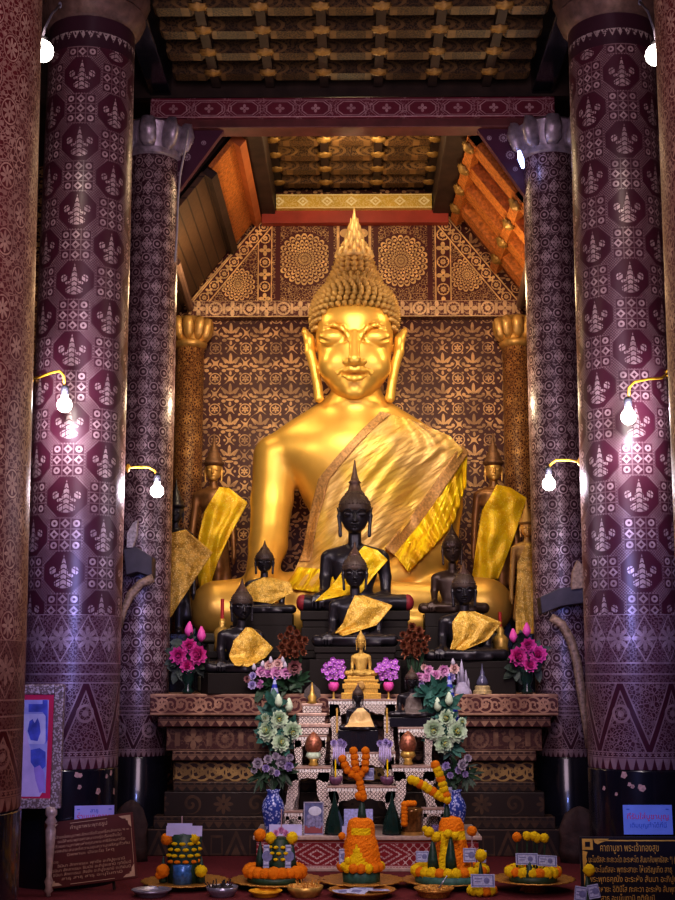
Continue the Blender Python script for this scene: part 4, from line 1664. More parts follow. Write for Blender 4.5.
# ------------------------------------------------------------------ standing figures
def standing():
    """unit = 1 px, feet at z=0, height about 165"""
    f = Field((-34, -22, -1), (34, 20, 130), 1.0)
    f.ell((0, 0, 100), (14, 9, 12), 0)
    f.ell((0, 0, 108), (16, 8, 6), 4)
    f.ell((0, 0, 82), (10.5, 8, 14), 4)
    f.ell((0, 0, 66), (13, 9, 12), 4)
    for s in (-1, 1):
        f.cap((s * 4, 0, 112), (s * 14, 0, 107), 3, 4.5, 3)
        f.chain([(s * 16.5, 0, 106), (s * 19, 1, 84), (s * 21, -2, 62), (s * 22, -4, 48)], [4.4, 3.6, 3, 2.2], 1.5)
        f.chain([(s * 22, -4, 50), (s * 22, -5, 43), (s * 21.5, -5, 37)], [2.6, 2.4, 1.2], .8)
        f.chain([(s * 6.5, 0, 62), (s * 6.5, 0, 34), (s * 6, 0, 6)], [8, 6, 4], 2)
        f.cap((s * 6.5, 0, 3), (s * 7.5, -11, 2.2), 4, 3, 2)
    f.chain([(-10, 3, 60), (-14, 4, 20)], [5, 6], 3)
    f.chain([(10, 3, 60), (14, 4, 20)], [5, 6], 3)
    f.cap((0, 0, 108), (0, 0, 122), 4.4, 4, 2)
    b = f.nets()
    h = Field((-14, -14, 114), (14, 14, 148), .6)
    h.ell((0, 0, 133), (8, 8.2, 9.5), 0)
    h.ell((0, -1.5, 128), (6.8, 6.8, 7), 2)
    h.ell((0, -5, 123.5), (3.4, 3, 3), 1.5)
    for s in (-1, 1):
        h.ell((s * 3.4, -8.4, 132), (2.4, 1.5, 1.4), .8, cut=True)
        h.ell((s * 3.4, -6.9, 131.6), (2.2, 1.4, 1.2), .3)
        h.chain([(s * 8, 0, 135), (s * 8.6, -.5, 130), (s * 8.2, -.8, 121)], [.9, 1.2, .9], .4)
    h.chain([(0, -7.8, 133), (0, -9.4, 128.6)], [.7, 1.2], .6)
    h.chain([(-2.6, -7.4, 125.8), (0, -8.2, 126), (2.6, -7.4, 125.8)], [.5, .9, .5], .3)
    h.cap((0, 0, 124), (0, 0, 114), 3.8, 4.2, 1)
    return b, h.nets()


tb_, th_ = standing()
face_mat = simple('gilded_face', (.78, .46, .13), .4, .5, .2, .2)
body_br = simple('bronze_brown_skin', (.30, .15, .06), .4, .45, .4, .12)
stand_me = bpy.data.meshes.new('standing_figure')
nb = len(tb_[0])
stand_me.from_pydata(np.concatenate([tb_[0], th_[0]]).tolist(), [], np.concatenate([tb_[1], th_[1] + nb]).tolist())
for m_ in (body_br, face_mat):
    stand_me.materials.append(m_)
stand_me.polygons.foreach_set('material_index', [0] * len(tb_[1]) + [1] * len(th_[1]))
stand_me.polygons.foreach_set('use_smooth', [True] * len(stand_me.polygons))
cw = MB().lathe([(8.2, 136), (10.6, 138.5), (10.8, 140), (8.6, 141), (9, 144), (6.6, 146), (6.8, 149), (4.6, 151), (4.4, 155), (2.2, 158), (1.2, 164), (.4, 170)], 20)
crown_me = cw.mesh('tiered_crown', simple('brown_gilt_crown', (.24, .13, .07), .45, .4, .4, .3), True)
bv_st = BVHTree.FromPolygons(tb_[0].tolist(), tb_[1].tolist())
yl = simple('bright_yellow_sash', (.92, .58, .012), .45, .15, .25, .25, .5, .003)


def stand_fig(label, px, pyf, Y, k, robe, facem=None, bodym=None, rz=0, crown=True, half=25):
    s = ps(k, Y)
    p = at(px, 450, Y)
    t = thing('standing_buddha', label, 'statue', (p.x, Y, ATZ), rz)
    # the figure stands on the altar on a small dark block
    zf = zz(pyf, Y)
    t.location.z = zf
    t.scale = (s,) * 3
    o = link('body', stand_me, t)
    for i, mm in enumerate((bodym, facem)):
        if mm:
            o.material_slots[i].link = 'OBJECT'
            o.material_slots[i].material = mm
    if crown:
        c = link('tiered_crown', crown_me, t)
        if bodym:
            c.material_slots[0].link = 'OBJECT'
            c.material_slots[0].material = bodym
    for rb in robe:
        vs, fs, _ = robe_mesh(rb[0], rb[1], rb[2], 1.8, .8, 40, 60, bv_st)
        cloth('shoulder_sash', vs, fs, rb[3], t, .6)
    MB().box((-half, -15, (ATZ - zf) / s), (half, 13, 0)).build('pedestal', black_lacquer, t, bevel=.8)
    return t


S1 = ([(7, 114), (-8, 89), (-13, 66), (-15, 40), (-12, 10)], [(16, 114), (35, 99), (16, 62), (6, 38), (-1, 16)], 21, seq2, 1.8, .9)
stand_fig('standing gold-faced Buddha statue in bright yellow sash, left of the giant one', 214, 602, 10.5, .985, [S1])
S2 = ([(2, 116), (-13, 90), (-19, 56), (-24, 22)], [(16, 114), (33, 103), (18, 62), (2, 22)], 22, seq2, 1.8, .9)
stand_fig('standing gold-faced Buddha statue in yellow sash, right of the giant one', 493, 602, 10.5, .985, [S2])
S3 = ([(-4, 108), (-14, 74), (-14, 40), (-12, 12)], [(12, 113), (42, 88), (22, 56), (-2, 18)], 23, seq, 1.8, .9)
stand_fig('standing black-faced Buddha statue in glittering gold robe, partly behind the left slim column', 177, 634, 9.55, .90, [S3], black_metal, black_metal, half=17)
S4 = ([(-3, 112), (-14, 88), (-16, 50), (-18, -2)], [(17, 108), (24, 88), (22, 50), (20, -2)], 24, seq)
stand_fig('small standing gold Buddha statue in golden robe, partly behind the right slim column', 525, 634, 9.55, .78, [S4], face_mat, gold_dull, half=17)
# ------------------------------------------------------------------ props: materials
def fn_pearl(nt, u, v):
    m = None
    for o in (0, .012):
        cu, cv = ctr(u, .024, o), ctr(v, .024, o)
        q = petals(cu, cv, .0105, 4, .35) if o == 0 else rad(cu, cv).lt(.0062)
        m = q if m is None else m.max(q)
    return m * noise(nt, 30, 2).gt(.34)


pearl = pattern('pearl_inlay_lacquer', fn_pearl, (.060, .030, .026), (.90, .80, .74), .3, wear=.1)
pearl_white = simple('pearl_shell', (.90, .82, .78), .3, 0, .3, 60)
lacq_edge = simple('brown_lacquer_edge', (.36, .24, .20), .35, 0, .3, 30)
orange_m = simple('orange_marigold', (.95, .24, .008), .75, 0, .35, 160, .6, .004, spec=.2)
yellow_m = simple('yellow_marigold', (.98, .60, .008), .75, 0, .3, 160, .6, .004, spec=.2)
leaf_dark = simple('dark_green_leaf', (.018, .055, .026), .5, 0, .5, 40)
leaf_teal = simple('teal_green_leaf', (.035, .13, .105), .55, 0, .45, 40)
leaf_fold = simple('folded_banana_leaf', (.020, .060, .040), .45, 0, .4, 80)
magenta = simple('magenta_petal', (.88, .10, .44), .55, 0, .35, 60)
pinkp = simple('pale_pink_petal', (.92, .50, .76), .6, 0, .25, 60)
mauvep = simple('mauve_petal', (.74, .36, .68), .6, 0, .25, 60)
peachp = simple('peach_petal', (.90, .62, .60), .6, 0, .25, 60)
dusky = simple('dusky_rose_petal', (.36, .17, .18), .6, 0, .35, 50)
lilac = simple('lilac_petal', (.52, .45, .75), .6, 0, .25, 60)
whitep = simple('grey_white_petal', (.52, .48, .58), .6, 0, .25, 60)
greenw = simple('green_white_petal', (.60, .74, .56), .6, 0, .3, 70)
violet = simple('violet_orchid_petal', (.60, .22, .74), .55, 0, .3, 60)
copper = simple('copper_foil', (.34, .13, .075), .35, .5, .5, 70, .4, .004)
note_m = simple('blue_grey_note', (.42, .47, .66), .6, 0, .35, 90)
note_ink = simple('note_ink', (.16, .18, .36), .6, 0, .3, 60)
card_m = simple('lilac_white_card', (.50, .50, .80), .6, 0, .1, 20)
gilt_tray = simple('woven_gilt_tray', (.52, .27, .055), .4, .5, .5, 120, .5, .004)
silver = simple('dented_silver', (.40, .40, .50), .3, .7, .2, 60, .3, .003)
stick_m = simple('incense_stick', (.42, .30, .33), .6)
red_m = simple('red_wax', (.45, .02, .02), .4)
glass_green = simple('dark_green_glass', (.012, .035, .030), .15, 0, .3, 20, coat=.5)


def flower_mesh(name, mat, n_rings=3, n=7, pointy=.8, cup=.9, core=None):
    m = MB()
    for j in range(n_rings):
        k = n + j
        tilt = (.15 + .95 * j / (n_rings - 1) * cup) if n_rings > 1 else 1.15
        for i in range(k):
            a = 2 * PI * (i + .5 * j) / k + random.uniform(-.1, .1)
            d = Vector((math.cos(a) * math.sin(tilt), -math.cos(tilt), math.sin(a) * math.sin(tilt)))
            out = Vector((math.cos(a), .0, math.sin(a)))
            up = (Vector((0, -1, 0)) - d * d.dot(Vector((0, -1, 0))))
            if up.length < .05:
                up = out
            m.leaf(Vector((0, .25, 0)) + out * .05, d, up, 1.0, pointy * 1.05, .25 - .1 * j, 5)
    mats = [mat]
    if core:
        m.mi = 1
        m.ball((0, -.35, 0), .25, 8, 6)
        mats.append(core)
    return m.mesh(name, mats, True)


FM = {
    'magenta': flower_mesh('lotus_flower', magenta, 4, 7, .62),
    'pink': flower_mesh('pink_flower', pinkp, 3, 7, .75),
    'mauve': flower_mesh('mauve_flower', mauvep, 3, 7, .75),
    'peach': flower_mesh('peach_flower', peachp, 3, 7, .75),
    'dusky': flower_mesh('dusky_flower', dusky, 3, 7, .75),
    'lilac': flower_mesh('lilac_flower', lilac, 3, 6, .75),
    'white': flower_mesh('white_flower', whitep, 3, 7, .75),
    'green': flower_mesh('green_white_flower', greenw, 5, 8, .75, 1.1, yellow_m),
    'violet': flower_mesh('orchid_flower', violet, 1, 5, .8, .8, pinkp),
    'copper': flower_mesh('foil_flower', copper, 3, 6, .6),
    'orange': MB().ball((0, 0, 0), 1, 22, 14, .12).mesh('orange_marigold', orange_m, True),
    'yellow': MB().ball((0, 0, 0), 1, 22, 14, .12).mesh('yellow_marigold', yellow_m, True),
}
BUD = {}
for k_, m_ in (('magenta', magenta), ('green', greenw), ('white', whitep)):
    BUD[k_] = MB().lathe([(.1, -1), (.5, -.6), (.6, -.2), (.42, .4), (.12, 1)], 12).mesh('flower_bud', m_, True)


def fl(parent, kind, px, py, Y, r, name=None, bud=False, rel=True):
    p = at(px, py, Y)
    me = BUD[kind] if bud else FM[kind]
    if rel:
        p = p - parent.location
    s = ps(r, Y)
    return link(name or me.name, me, parent, p, (random.uniform(-.25, .25), random.uniform(-.6, .6) if not bud else 0, random.uniform(-.3, .3)), s)


def foliage(parent, mat, pxs, n, Y, ln, w, down=.3, name='foliage', spread=1.0):
    """leaves fanning from points (px,py)"""
    m = MB()
    for (px, py) in pxs:
        b = at(px, py, Y) - parent.location
        for i in range(n):
            a = random.uniform(-PI, PI)
            d = Vector((math.sin(a) * spread, random.uniform(-.8, .3), math.cos(a) - down))
            m.leaf(b, d, Vector((0, -1, .3)), ps(ln, Y) * random.uniform(.6, 1.1), ps(w, Y) * random.uniform(.7, 1.1), random.uniform(-.1, .4), 4)
    return m.build(name, mat, parent, smooth=True)


def vase(name, label, cat, px, py0, py1, Y, prof, mat, group=None, z0=None, extra=None):
    """prof: (radius px, py) from bottom up"""
    zb = z0 if z0 is not None else zz(py1, Y)
    p = at(px, (py0 + py1) / 2, Y)
    t = thing(name, label, cat, (p.x, Y, zb), 0, group)
    pr = [(ps(r, Y), max(0, zz(py, Y) - zb)) for r, py in prof]
    MB().lathe(pr, 28).build('vase_body', mat, t, smooth=True)
    return t


# ------------------------------------------------------------------ red table and inlaid stands
RTY = 8.02
RTZ = zz(836, RTY)


def fn_textile(nt, u, v):
    z0, z1 = zz(868, RTY), zz(841, RTY)
    h = z1 - z0
    w = v - (z0 + z1) / 2
    cu = ctr(u, .40, .1)
    d = cu.abs() * .55 + w.abs()
    q = (d * (1 / h) * 5.2).fract().gt(.62) * d.lt(h * .62)
    st = ((u * (2 * PI / .030)).sin() * (v * (2 * PI / .026)).sin()).abs().gt(.16)
    cell = ((u * (2 * PI / .05)).cos() + (v * (2 * PI / .05)).cos()).abs().lt(.35)
    m = q * st + d.gt(h * .62) * cell
    m = m * w.abs().lt(h * .40)
    return m.max(band(w.abs(), h * .44, h * .03)).max(((u * (2 * PI / .018)).sin().gt(0)) * band(w.abs(), h * .485, h * .035))


textile = pattern('red_white_textile', fn_textile, (.26, .012, .022), (.62, .50, .48), .7, wear=.3)
rx0, rx1 = xx(253, RTY, 850), xx(482, RTY, 850)
rt = thing('red_altar_table', 'low red table with white woven-pattern front and cream edges, before the tiered altar', 'table', ((rx0 + rx1) / 2, RTY, 0))
rt_w = (rx1 - rx0) / 2
cream_edge = simple('cream_gilt_edge', (.46, .36, .30), .5, .1, .25, 40)
b = MB().box((-rt_w, -.02, RTZ - .022), (rt_w, .63, RTZ))
b.build('table_top', cream_edge, rt, bevel=.004)
MB().box((-rt_w + .03, .0, RTZ - .035), (rt_w - .03, .62, RTZ - .022)).build('moulding', red_paint, rt)
MB().box((-rt_w + .02, .005, .022), (rt_w - .02, .62, RTZ - .035)).build('front_panel', textile, rt)
MB().box((-rt_w, -.012, 0), (rt_w, .63, .022)).build('base_border', cream_edge, rt, bevel=.004)


def inlaid(label, xa, xb, pyt, Y, D=.14, apron=14, legw=8, group='mother-of-pearl inlaid altar tables', z0=None):
    z0 = RTZ if z0 is None else z0
    zt = zz(pyt, Y)
    pym = pyt + 20
    x0, x1 = xx(xa, Y, pym), xx(xb, Y, pym)
    cx, w = (x0 + x1) / 2, (x1 - x0) / 2
    t = thing('inlaid_altar_table', label, 'table', (cx, Y, z0), 0, group)
    H = zt - z0
    u = ps(1, Y)
    MB().box((-w, 0, H - u * 1.8), (w, D, H)).build('table_top', lacq_edge, t, bevel=.002)
    bd = MB()
    n = max(5, int(2 * w / (u * 2.7)))
    for i in range(n):
        c = -w + (i + .5) * 2 * w / n
        bd.box((c - u * .95, -.002, H - u * 5.0), (c + u * .95, .012, H - u * 2.2))
    bd.build('pearl_bead_row', pearl_white, t)
    MB().box((-w + u, .008, H - u * 5.0), (w - u, D - .005, H - u * 1.8)).build('frieze', pearl, t)
    # scalloped apron
    N = 30
    L, R = [], []
    for i in range(N + 1):
        s = i / N
        c = -w + u * 1.5 + s * (2 * w - 3 * u)
        e = abs(2 * s - 1)
        dep = apron * u * (.50 + .50 * e ** 1.3) * (1 - .16 * abs(math.sin(s * PI * 7)))
        L.append((c, H - u * 4.6))
        R.append((c, H - u * 4.6 - dep))
    m = MB()
    for i in range(N):
        m.prism([R[i], R[i + 1], L[i + 1], L[i]], .0, .016)
    m.build('apron', pearl, t)
    for s in (-1, 1):
        for k, yy in enumerate((0.0, D - .03)):
            pts = []
            for i in range(17):
                q = i / 16
                bow = math.sin(q * PI * 2) * legw * .30 * u
                wd = legw * u * (.62 + .32 * (1 - q) ** 2 + .22 * abs(math.sin(q * PI * 4)))
                if q > .93:
                    wd *= 1.25
                c = s * (w - legw * .55 * u) - s * bow * .8
                zq = (H - u * 4.6) * (1 - q)
                pts.append((c, wd, zq))
            m = MB()
            for i in range(16):
                a, c_ = pts[i], pts[i + 1]
                m.prism([(c_[0] - c_[1] / 2, c_[2]), (c_[0] + c_[1] / 2, c_[2]), (a[0] + a[1] / 2, a[2]), (a[0] - a[1] / 2, a[2])], yy, yy + .028)
            m.build('leg', pearl, t)
    return t, zt


T1, T1z = inlaid('tallest inlaid altar table, carrying the small all-gold Buddha statue', 328, 397, 699, 8.50, .15, 15, 10)
for px in (337, 387):
    p = at(px, 720, 8.495)
    MB().box((p.x - .006 - T1.location.x, -.012, zz(733, 8.49) - RTZ), (p.x + .006 - T1.location.x, -.002, zz(708, 8.49) - RTZ)).build('gilt_strip', gold_leaf, T1)
T2, T2z = inlaid('inlaid altar table under the tiny black Buddha statue, second step of the middle', 331, 396, 752, 8.34, .14, 15, 9)
T3, T3z = inlaid('lowest middle inlaid altar table holding two purple bowls', 327, 397, 786, 8.18, .14, 14, 9)
LU, LUz = inlaid('inlaid altar table under the tiered pearl spire', 293, 327, 735, 8.42, .18, 9, 7)
LL, LLz = inlaid('inlaid altar table below the pearl spire, holding the bronze egg on a green foot', 284, 331, 767, 8.20, .16, 12, 11)
RU, RUz = inlaid('inlaid altar table under the little mottled-cape Buddha statue', 398, 434, 727, 8.42, .18, 9, 7)
RL, RLz = inlaid('inlaid altar table holding the bronze egg on a golden foot', 392, 437, 766, 8.20, .16, 12, 11)
inlaid('tiny low inlaid stand beside the left blue and white vase', 284, 303, 811, 8.07, .08, 5, 4)
inlaid('tiny low inlaid stand with a purple heap under it, beside the glass jar', 422, 446, 808, 8.10, .08, 5, 4)

# tiered pearl spire on the left table
p = at(312, 730, 8.5)
sp_ = thing('tiered_spire', 'stepped pearl-inlaid spire ornament with leaf-shaped top', 'ornament', (p.x, 8.5, LUz))
for i, (hw, pa, pb) in enumerate(((16, 734, 727), (18, 727, 723.5), (12.5, 723.5, 716), (14, 716, 713), (9, 713, 706), (10, 706, 703.5))):
    w_ = ps(hw, 8.5)
    MB().box((-w_, -w_ * .42, zz(pa, 8.5) - LUz + (0 if i else 0)), (w_, w_ * .42, zz(pb, 8.5) - LUz)).build('spire_tier', pearl if i % 2 == 0 else simple('pale_copper_trim', (.50, .34, .28), .4, .3, .3, 40) if 'pale_copper_trim' not in MATS else MATS['pale_copper_trim'], sp_, bevel=.003)
zb_ = zz(703.5, 8.5) - LUz
MB().lathe([(ps(5, 8.5), 0), (ps(3.4, 8.5), .02), (ps(4.4, 8.5), .04), (ps(2.4, 8.5), .06), (ps(1.6, 8.5), .09), (.002, .135)], 16, (0, 0, zb_)).build('spire_knob', gold_leaf, sp_, smooth=True)
m = MB()
lf = [(0, .0), (.055, .045), (.05, .085), (0, .135), (-.05, .085), (-.055, .045)]
m.prism([(x, zb_ + z) for x, z in lf], .022, .028)
m.build('leaf_plaque', simple('grey_mesh_leaf', (.10, .085, .08), .5, .2, .4, 150), sp_)

# vessels on the lower tables
for px, zt, lab, footm in ((313.5, LLz, 'bronze lotus-bud egg on a pale green petal foot', greenw), (408, RLz, 'bronze lotus-bud egg on a golden petal foot', gold_leaf)):
    Yv = 8.29
    p = at(px, 750, Yv)
    t = thing('bronze_egg', lab, 'ornament', (p.x, Yv, zt))
    u = ps(1, Yv)
    MB().lathe([(3 * u, 0), (5 * u, u), (3.4 * u, 4 * u), (5 * u, 7 * u)], 20).build('foot', gold_leaf, t, smooth=True)
    MB().lathe([(4 * u, 6 * u), (7 * u, 9 * u), (5.6 * u, 13 * u)], 20, wob=lambda a, z: .1 * math.cos(8 * a)).build('petal_ring', footm, t, smooth=True)
    MB().lathe([(4 * u, 12 * u), (7.6 * u, 15 * u), (8.2 * u, 20 * u), (6.6 * u, 26 * u), (3 * u, 30 * u), (.5 * u, 32 * u)], 24, wob=lambda a, z: .05 * math.cos(10 * a) * math.sin(z * 300)).build('bud', copper, t, smooth=True)

# purple bowls with gold candles
for px, lab in ((335.5, 'left purple bowl with a thin yellow candle on the lowest middle table'), (387.5, 'right purple bowl with a thin yellow candle on the lowest middle table')):
    Yb = 8.24
    p = at(px, 780, Yb)
    u = ps(1, Yb)
    t = thing('purple_bowl', lab, 'bowl', (p.x, Yb, T3z), 0, 'purple bowls')
    MB().lathe([(3 * u, 0), (4 * u, .6 * u), (6.5 * u, 4 * u), (7 * u, 8 * u), (6.2 * u, 8 * u), (5.5 * u, 5 * u)], 24).build('bowl', simple('purple_glaze', (.14, .06, .12), .3, 0, .4, 60) if 'purple_glaze' not in MATS else MATS['purple_glaze'], t, smooth=True)
    c = tag(MB().tube([(p.x, Yb, T3z + .03), (p.x, Yb, T3z + 24 * u)], .005, 8).build('thin_candle', yellow_m), ('left' if px < 350 else 'right') + ' thin yellow candle standing in a purple bowl', 'candle')
# hanging lilac tassels
for px, side in ((339, 'left'), (385, 'right')):
    Yb = 8.30
    t = thing('lilac_tassel', side + ' lilac flower tassel hanging before the middle inlaid table', 'tassel', at(px, 745, Yb), 0, 'lilac tassels')
    for k in range(3):
        fl(t, 'lilac', px + (-5, 1, 5)[k], 743 + (0, -1, 1)[k], Yb, 4.4)
    m = MB()
    for k in range(7):
        x = (k - 3) * ps(1.6, Yb)
        m.tube([(x, 0, 0), (x * 1.1, -.005, -ps(10, Yb)), (x * 1.2, 0, -ps(19 - abs(k - 3) * 1.5, Yb))], .0045, 6)
    m.build('tassel_fringe', lilac, t, smooth=True)

# ------------------------------------------------------------------ things on the red table
# blue and white vases
bw, nt, b_ = nodes_mat('blue_white_porcelain')
v1 = voro(nt, 60)
nt.links.new(mixc(nt, v1.lt(.42), (.045, .075, .34), (.40, .46, .80)), b_.inputs['Base Color'])
b_.inputs['Roughness'].default_value = .2
VP = [(6, 833), (7.5, 828), (10.5, 812), (10.8, 806), (9, 800), (6.2, 796), (5.6, 792), (7, 789.5), (5.2, 789.5), (4.6, 793)]
VP = [(r, y) for r, y in VP]
vase('porcelain_vase', 'left blue and white porcelain vase on the red table', 'vase', 273, 790, 833, 8.13, VP, bw, 'blue and white vases', RTZ)
vase('porcelain_vase', 'right blue and white porcelain vase behind the yellow marigold strands', 'vase', 455, 790, 833, 8.13, VP, bw, 'blue and white vases', RTZ)


def flower_group(label, pts, Y, fol, folmat, base, name='bouquet', buds=(), stem=None, group=None, n=14, ln=14, w=5, cat='flowers'):
    p = at(base[0], base[1], Y)
    t = thing(name, label, cat, (p.x, Y, p.z), 0, group)
    for (px, py, r, k) in pts:
        fl(t, k, px, py, Y - random.uniform(.0, .03), r)
    for (px, py, r, k) in buds:
        fl(t, k, px, py, Y - .01, r, bud=True)
    if fol:
        foliage(t, folmat, fol, n, Y + .03, ln, w)
    m = MB()
    for (px, py, r, k) in list(pts) + list(buds):
        q = at(px, py, Y + .02) - t.location
        m.tube([(0, .01, 0), q * .5 + Vector((0, .02, .0)), q + Vector((0, .015, -.005))], .004, 5)
    m.build('stems', leaf_dark, t)
    return t


random.seed(11)
wl = [(258, 763, 6.6, 'white'), (268, 759, 5.4, 'white'), (266, 768, 4.8, 'lilac'), (283, 762, 8.4, 'white'), (289, 766, 6.0, 'lilac'), (272, 771, 4.8, 'white'), (277, 773, 4.2, 'lilac'), (254, 770, 4.2, 'white'), (276, 756, 4.8, 'white'), (290, 757, 4.8, 'white')]
flower_group('grey-white artificial flowers with dark leaves in the left porcelain vase', wl, 8.13, [(262, 775), (272, 766), (284, 772)], leaf_dark, (273, 791), n=16, ln=18, w=4)
wr = [(462, 765, 6.6, 'white'), (458, 770, 4.8, 'lilac'), (446, 766, 5.4, 'lilac'), (468, 758, 4.8, 'white'), (450, 775, 4.2, 'lilac'), (440, 768, 4.2, 'white'), (465, 774, 4.2, 'lilac')]
flower_group('grey-white artificial flowers with dark leaves in the right porcelain vase', wr, 8.13, [(448, 775), (458, 768), (466, 774)], leaf_dark, (455, 791), n=16, ln=18, w=4)

# tall dark stands carrying the lotus bouquets
for px, side in ((280, 'left'), (445, 'right')):
    Yp = 8.48 if px < 300 else 8.5
    vase('tall_vase', side + ' tall dark vase mostly hidden behind white flowers', 'vase', px, 752, 833, Yp, [(9, 833), (8, 829), (4, 815), (4.5, 790), (7, 770), (5, 757), (7, 752), (5, 752)], black_lacquer, 'tall dark vases', RTZ)
gl = [(279.3, 719.3, 9.0, 'green'), (267.3, 731, 10.9, 'green'), (292, 732, 10.5, 'green'), (280.7, 742.7, 9.6, 'green'), (265, 718, 4.7, 'green')]
flower_group('bouquet of greenish white lotus flowers left of the pearl spire', gl, 8.44, [(270, 735), (280, 722), (290, 728), (268, 716), (286, 745), (275, 705)], leaf_teal, (280, 754), buds=[(278.7, 700.7, 6.8, 'green'), (289, 705, 6.8, 'green')], n=16, ln=17, w=7)
gr = [(446.7, 718.4, 9.0, 'green'), (433.7, 730, 10.9, 'green'), (456.8, 732, 10.9, 'green'), (443.8, 743.7, 10.2, 'green'), (462, 722, 4.7, 'green')]
flower_group('bouquet of greenish white lotus flowers right of the mottled-cape Buddha statue', gr, 8.44, [(437, 735), (447, 722), (457, 728), (436, 712), (452, 745), (448, 705), (430, 693), (437, 690)], leaf_teal, (445, 754), buds=[(437.6, 704.6, 6.8, 'green'), (449, 699, 6.8, 'green')], n=16, ln=17, w=7)
# striped cones behind them
strp, nt, b_ = nodes_mat('blue_striped_paper')
s_ = nt.nodes.new('ShaderNodeSeparateXYZ')
nt.links.new(coord(nt), s_.inputs[0])
zc_ = X(nt, s_.outputs[2])
nt.links.new(mixc(nt, (zc_ * (1 / .052)).fract().gt(.55), (.42, .46, .72), (.02, .03, .42)), b_.inputs['Base Color'])
b_.inputs['Roughness'].default_value = .5
for px, tip, side in ((274.5, 677, 'left'), (449.5, 673, 'right')):
    Yc = 8.60
    zt = zz(tip, Yc)
    zbz = zz(725, Yc)
    p = at(px, 700, Yc)
    t = thing('striped_cone', side + ' blue and white striped paper cone rising behind the lotus bouquet', 'ornament', (p.x, Yc, zbz), 0, 'striped cones')
    H = zt - zbz
    MB().lathe([(.071, 0), (.058, H * .2), (.042, H * .42), (.028, H * .65), (.019, H * .78), (.017, H * .82), (.010, H * .9), (.002, H)], 20).build('cone', strp, t, smooth=True)
    MB().lathe([(.05, RTZ - zbz), (.02, RTZ - zbz + .02), (.02, 0)], 12).build('stand_pole', black_lacquer, t, smooth=True)

# cards, frame, bottles, jar
def card(name, label, px0, px1, py0, py1, Y, mat, cat='card', rx=-8, parent=None, zb=None, tilt=0, ink=None):
    x0, x1 = xx(px0, Y, py1), xx(px1, Y, py1)
    z1, z0 = zz(py0, Y), zz(py1, Y)
    if zb is not None:
        z0 = zb
    w, h = x1 - x0, z1 - z0
    o = MB().box((-w / 2, 0, 0), (w / 2, .003, h)).build(name, mat, parent)
    o.location = ((x0 + x1) / 2, Y, z0)
    if parent:
        o.location = Vector(o.location) - parent.location
    o.rotation_euler = (math.radians(rx), math.radians(tilt), 0)
    if label:
        tag(o, label, cat)
    if ink:
        m = MB()
        random.seed(int(px0 * 10))
        m.box((-w * .46, -.001, h * .08), (-w * .40, 0, h * .92)).box((w * .40, -.001, h * .08), (w * .46, 0, h * .92)).box((-w * .46, -.001, h * .86), (w * .46, 0, h * .92)).box((-w * .46, -.001, h * .08), (w * .46, 0, h * .14))
        m.ball((w * .16, 0, h * .5), h * .24, 10, 6, sc=(1, .02, 1))
        m.box((-w * .34, -.001, h * .6), (-w * .02, 0, h * .68)).box((-w * .34, -.001, h * .38), (-w * .1, 0, h * .46))
        m.build('printed_pattern', ink, o)
    return o


card('white_card', 'blank lilac-white card propped before the left porcelain vase', 269, 302, 824.5, 836, 8.045, card_m, zb=RTZ)
card('blue_card', 'pale blue printed card behind the top of the middle orange flower cone', 344, 373, 809, 836, 8.10, simple('pale_blue_print', (.36, .38, .74), .6, 0, .35, 70), zb=RTZ)
card('blue_card', 'small low pale blue card left of the middle orange flower cone', 342, 353, 826, 836, 8.05, card_m, zb=RTZ)
fr = thing('photo_frame', 'small framed group photograph leaning on the red table', 'picture', (xx(313.5, 8.07, 830), 8.07, RTZ))
fr.rotation_euler.x = math.radians(-6)
fw_, fh_ = ps(9.5, 8.07), zz(802, 8.07) - RTZ
MB().box((-fw_, 0, 0), (fw_, .012, .006)).box((-fw_, 0, fh_ - .006), (fw_, .012, fh_)).box((-fw_, 0, 0), (-fw_ + .006, .012, fh_)).box((fw_ - .006, 0, 0), (fw_, .012, fh_)).build('frame', silver, fr)
gp_ = MB().box((-fw_ + .005, .004, .005), (fw_ - .005, .010, fh_ - .005))
gp_.mi = 1
gp_.box((-fw_ + .006, .002, .01), (fw_ - .006, .004, fh_ * .28))
gp_.mi = 2
for x, z, r in ((-.028, .1, .014), (-.006, .105, .014), (.02, .1, .014), (.036, .09, .012)):
    gp_.ball((x, .003, z), r, 10, 6, sc=(1, .1, 1.3)).ball((x, .003, z - .035), r * 1.4, 10, 6, sc=(1, .1, 1.5))
gp_.mi = 3
gp_.ball((.008, .002, fh_ * .72), .04, 12, 6, sc=(1, .05, .7))
gp_.build('photograph', [simple('photo_backdrop', (.10, .12, .28), .4, 0, .5, 40), simple('photo_floor', (.26, .06, .07), .4), simple('photo_people', (.20, .20, .36), .4, 0, .6, 60), simple('photo_light_shape', (.55, .58, .72), .4)], fr)
for px, side in ((334.5, 'left'), (392, 'right')):
    Yb = 8.10
    u = ps(1, Yb)
    zt = zz(791, Yb) - RTZ
    t = thing('green_spire_bottle', side + ' dark green glass bottle shaped like a spire on the red table', 'bottle', (xx(px, Yb, 815), Yb, RTZ), 0, 'dark green spire bottles')
    MB().lathe([(8.5 * u, 0), (9 * u, 2 * u), (7.6 * u, zt * .3), (5 * u, zt * .5), (2.6 * u, zt * .68), (1.6 * u, zt * .8), (.4 * u, zt)], 8, wob=lambda a, z: .04 * math.cos(4 * a)).build('bottle_body', glass_green, t, auto=30)
    MB().lathe([(9.4 * u, 0), (9.4 * u, u)], 8).build('bottle_foot', black_lacquer, t)
jar = thing('gilt_jar', 'golden glass offering jar on the red table, right of the green bottle', 'jar', (xx(412, 8.10, 820), 8.10, RTZ))
u = ps(1, 8.1)
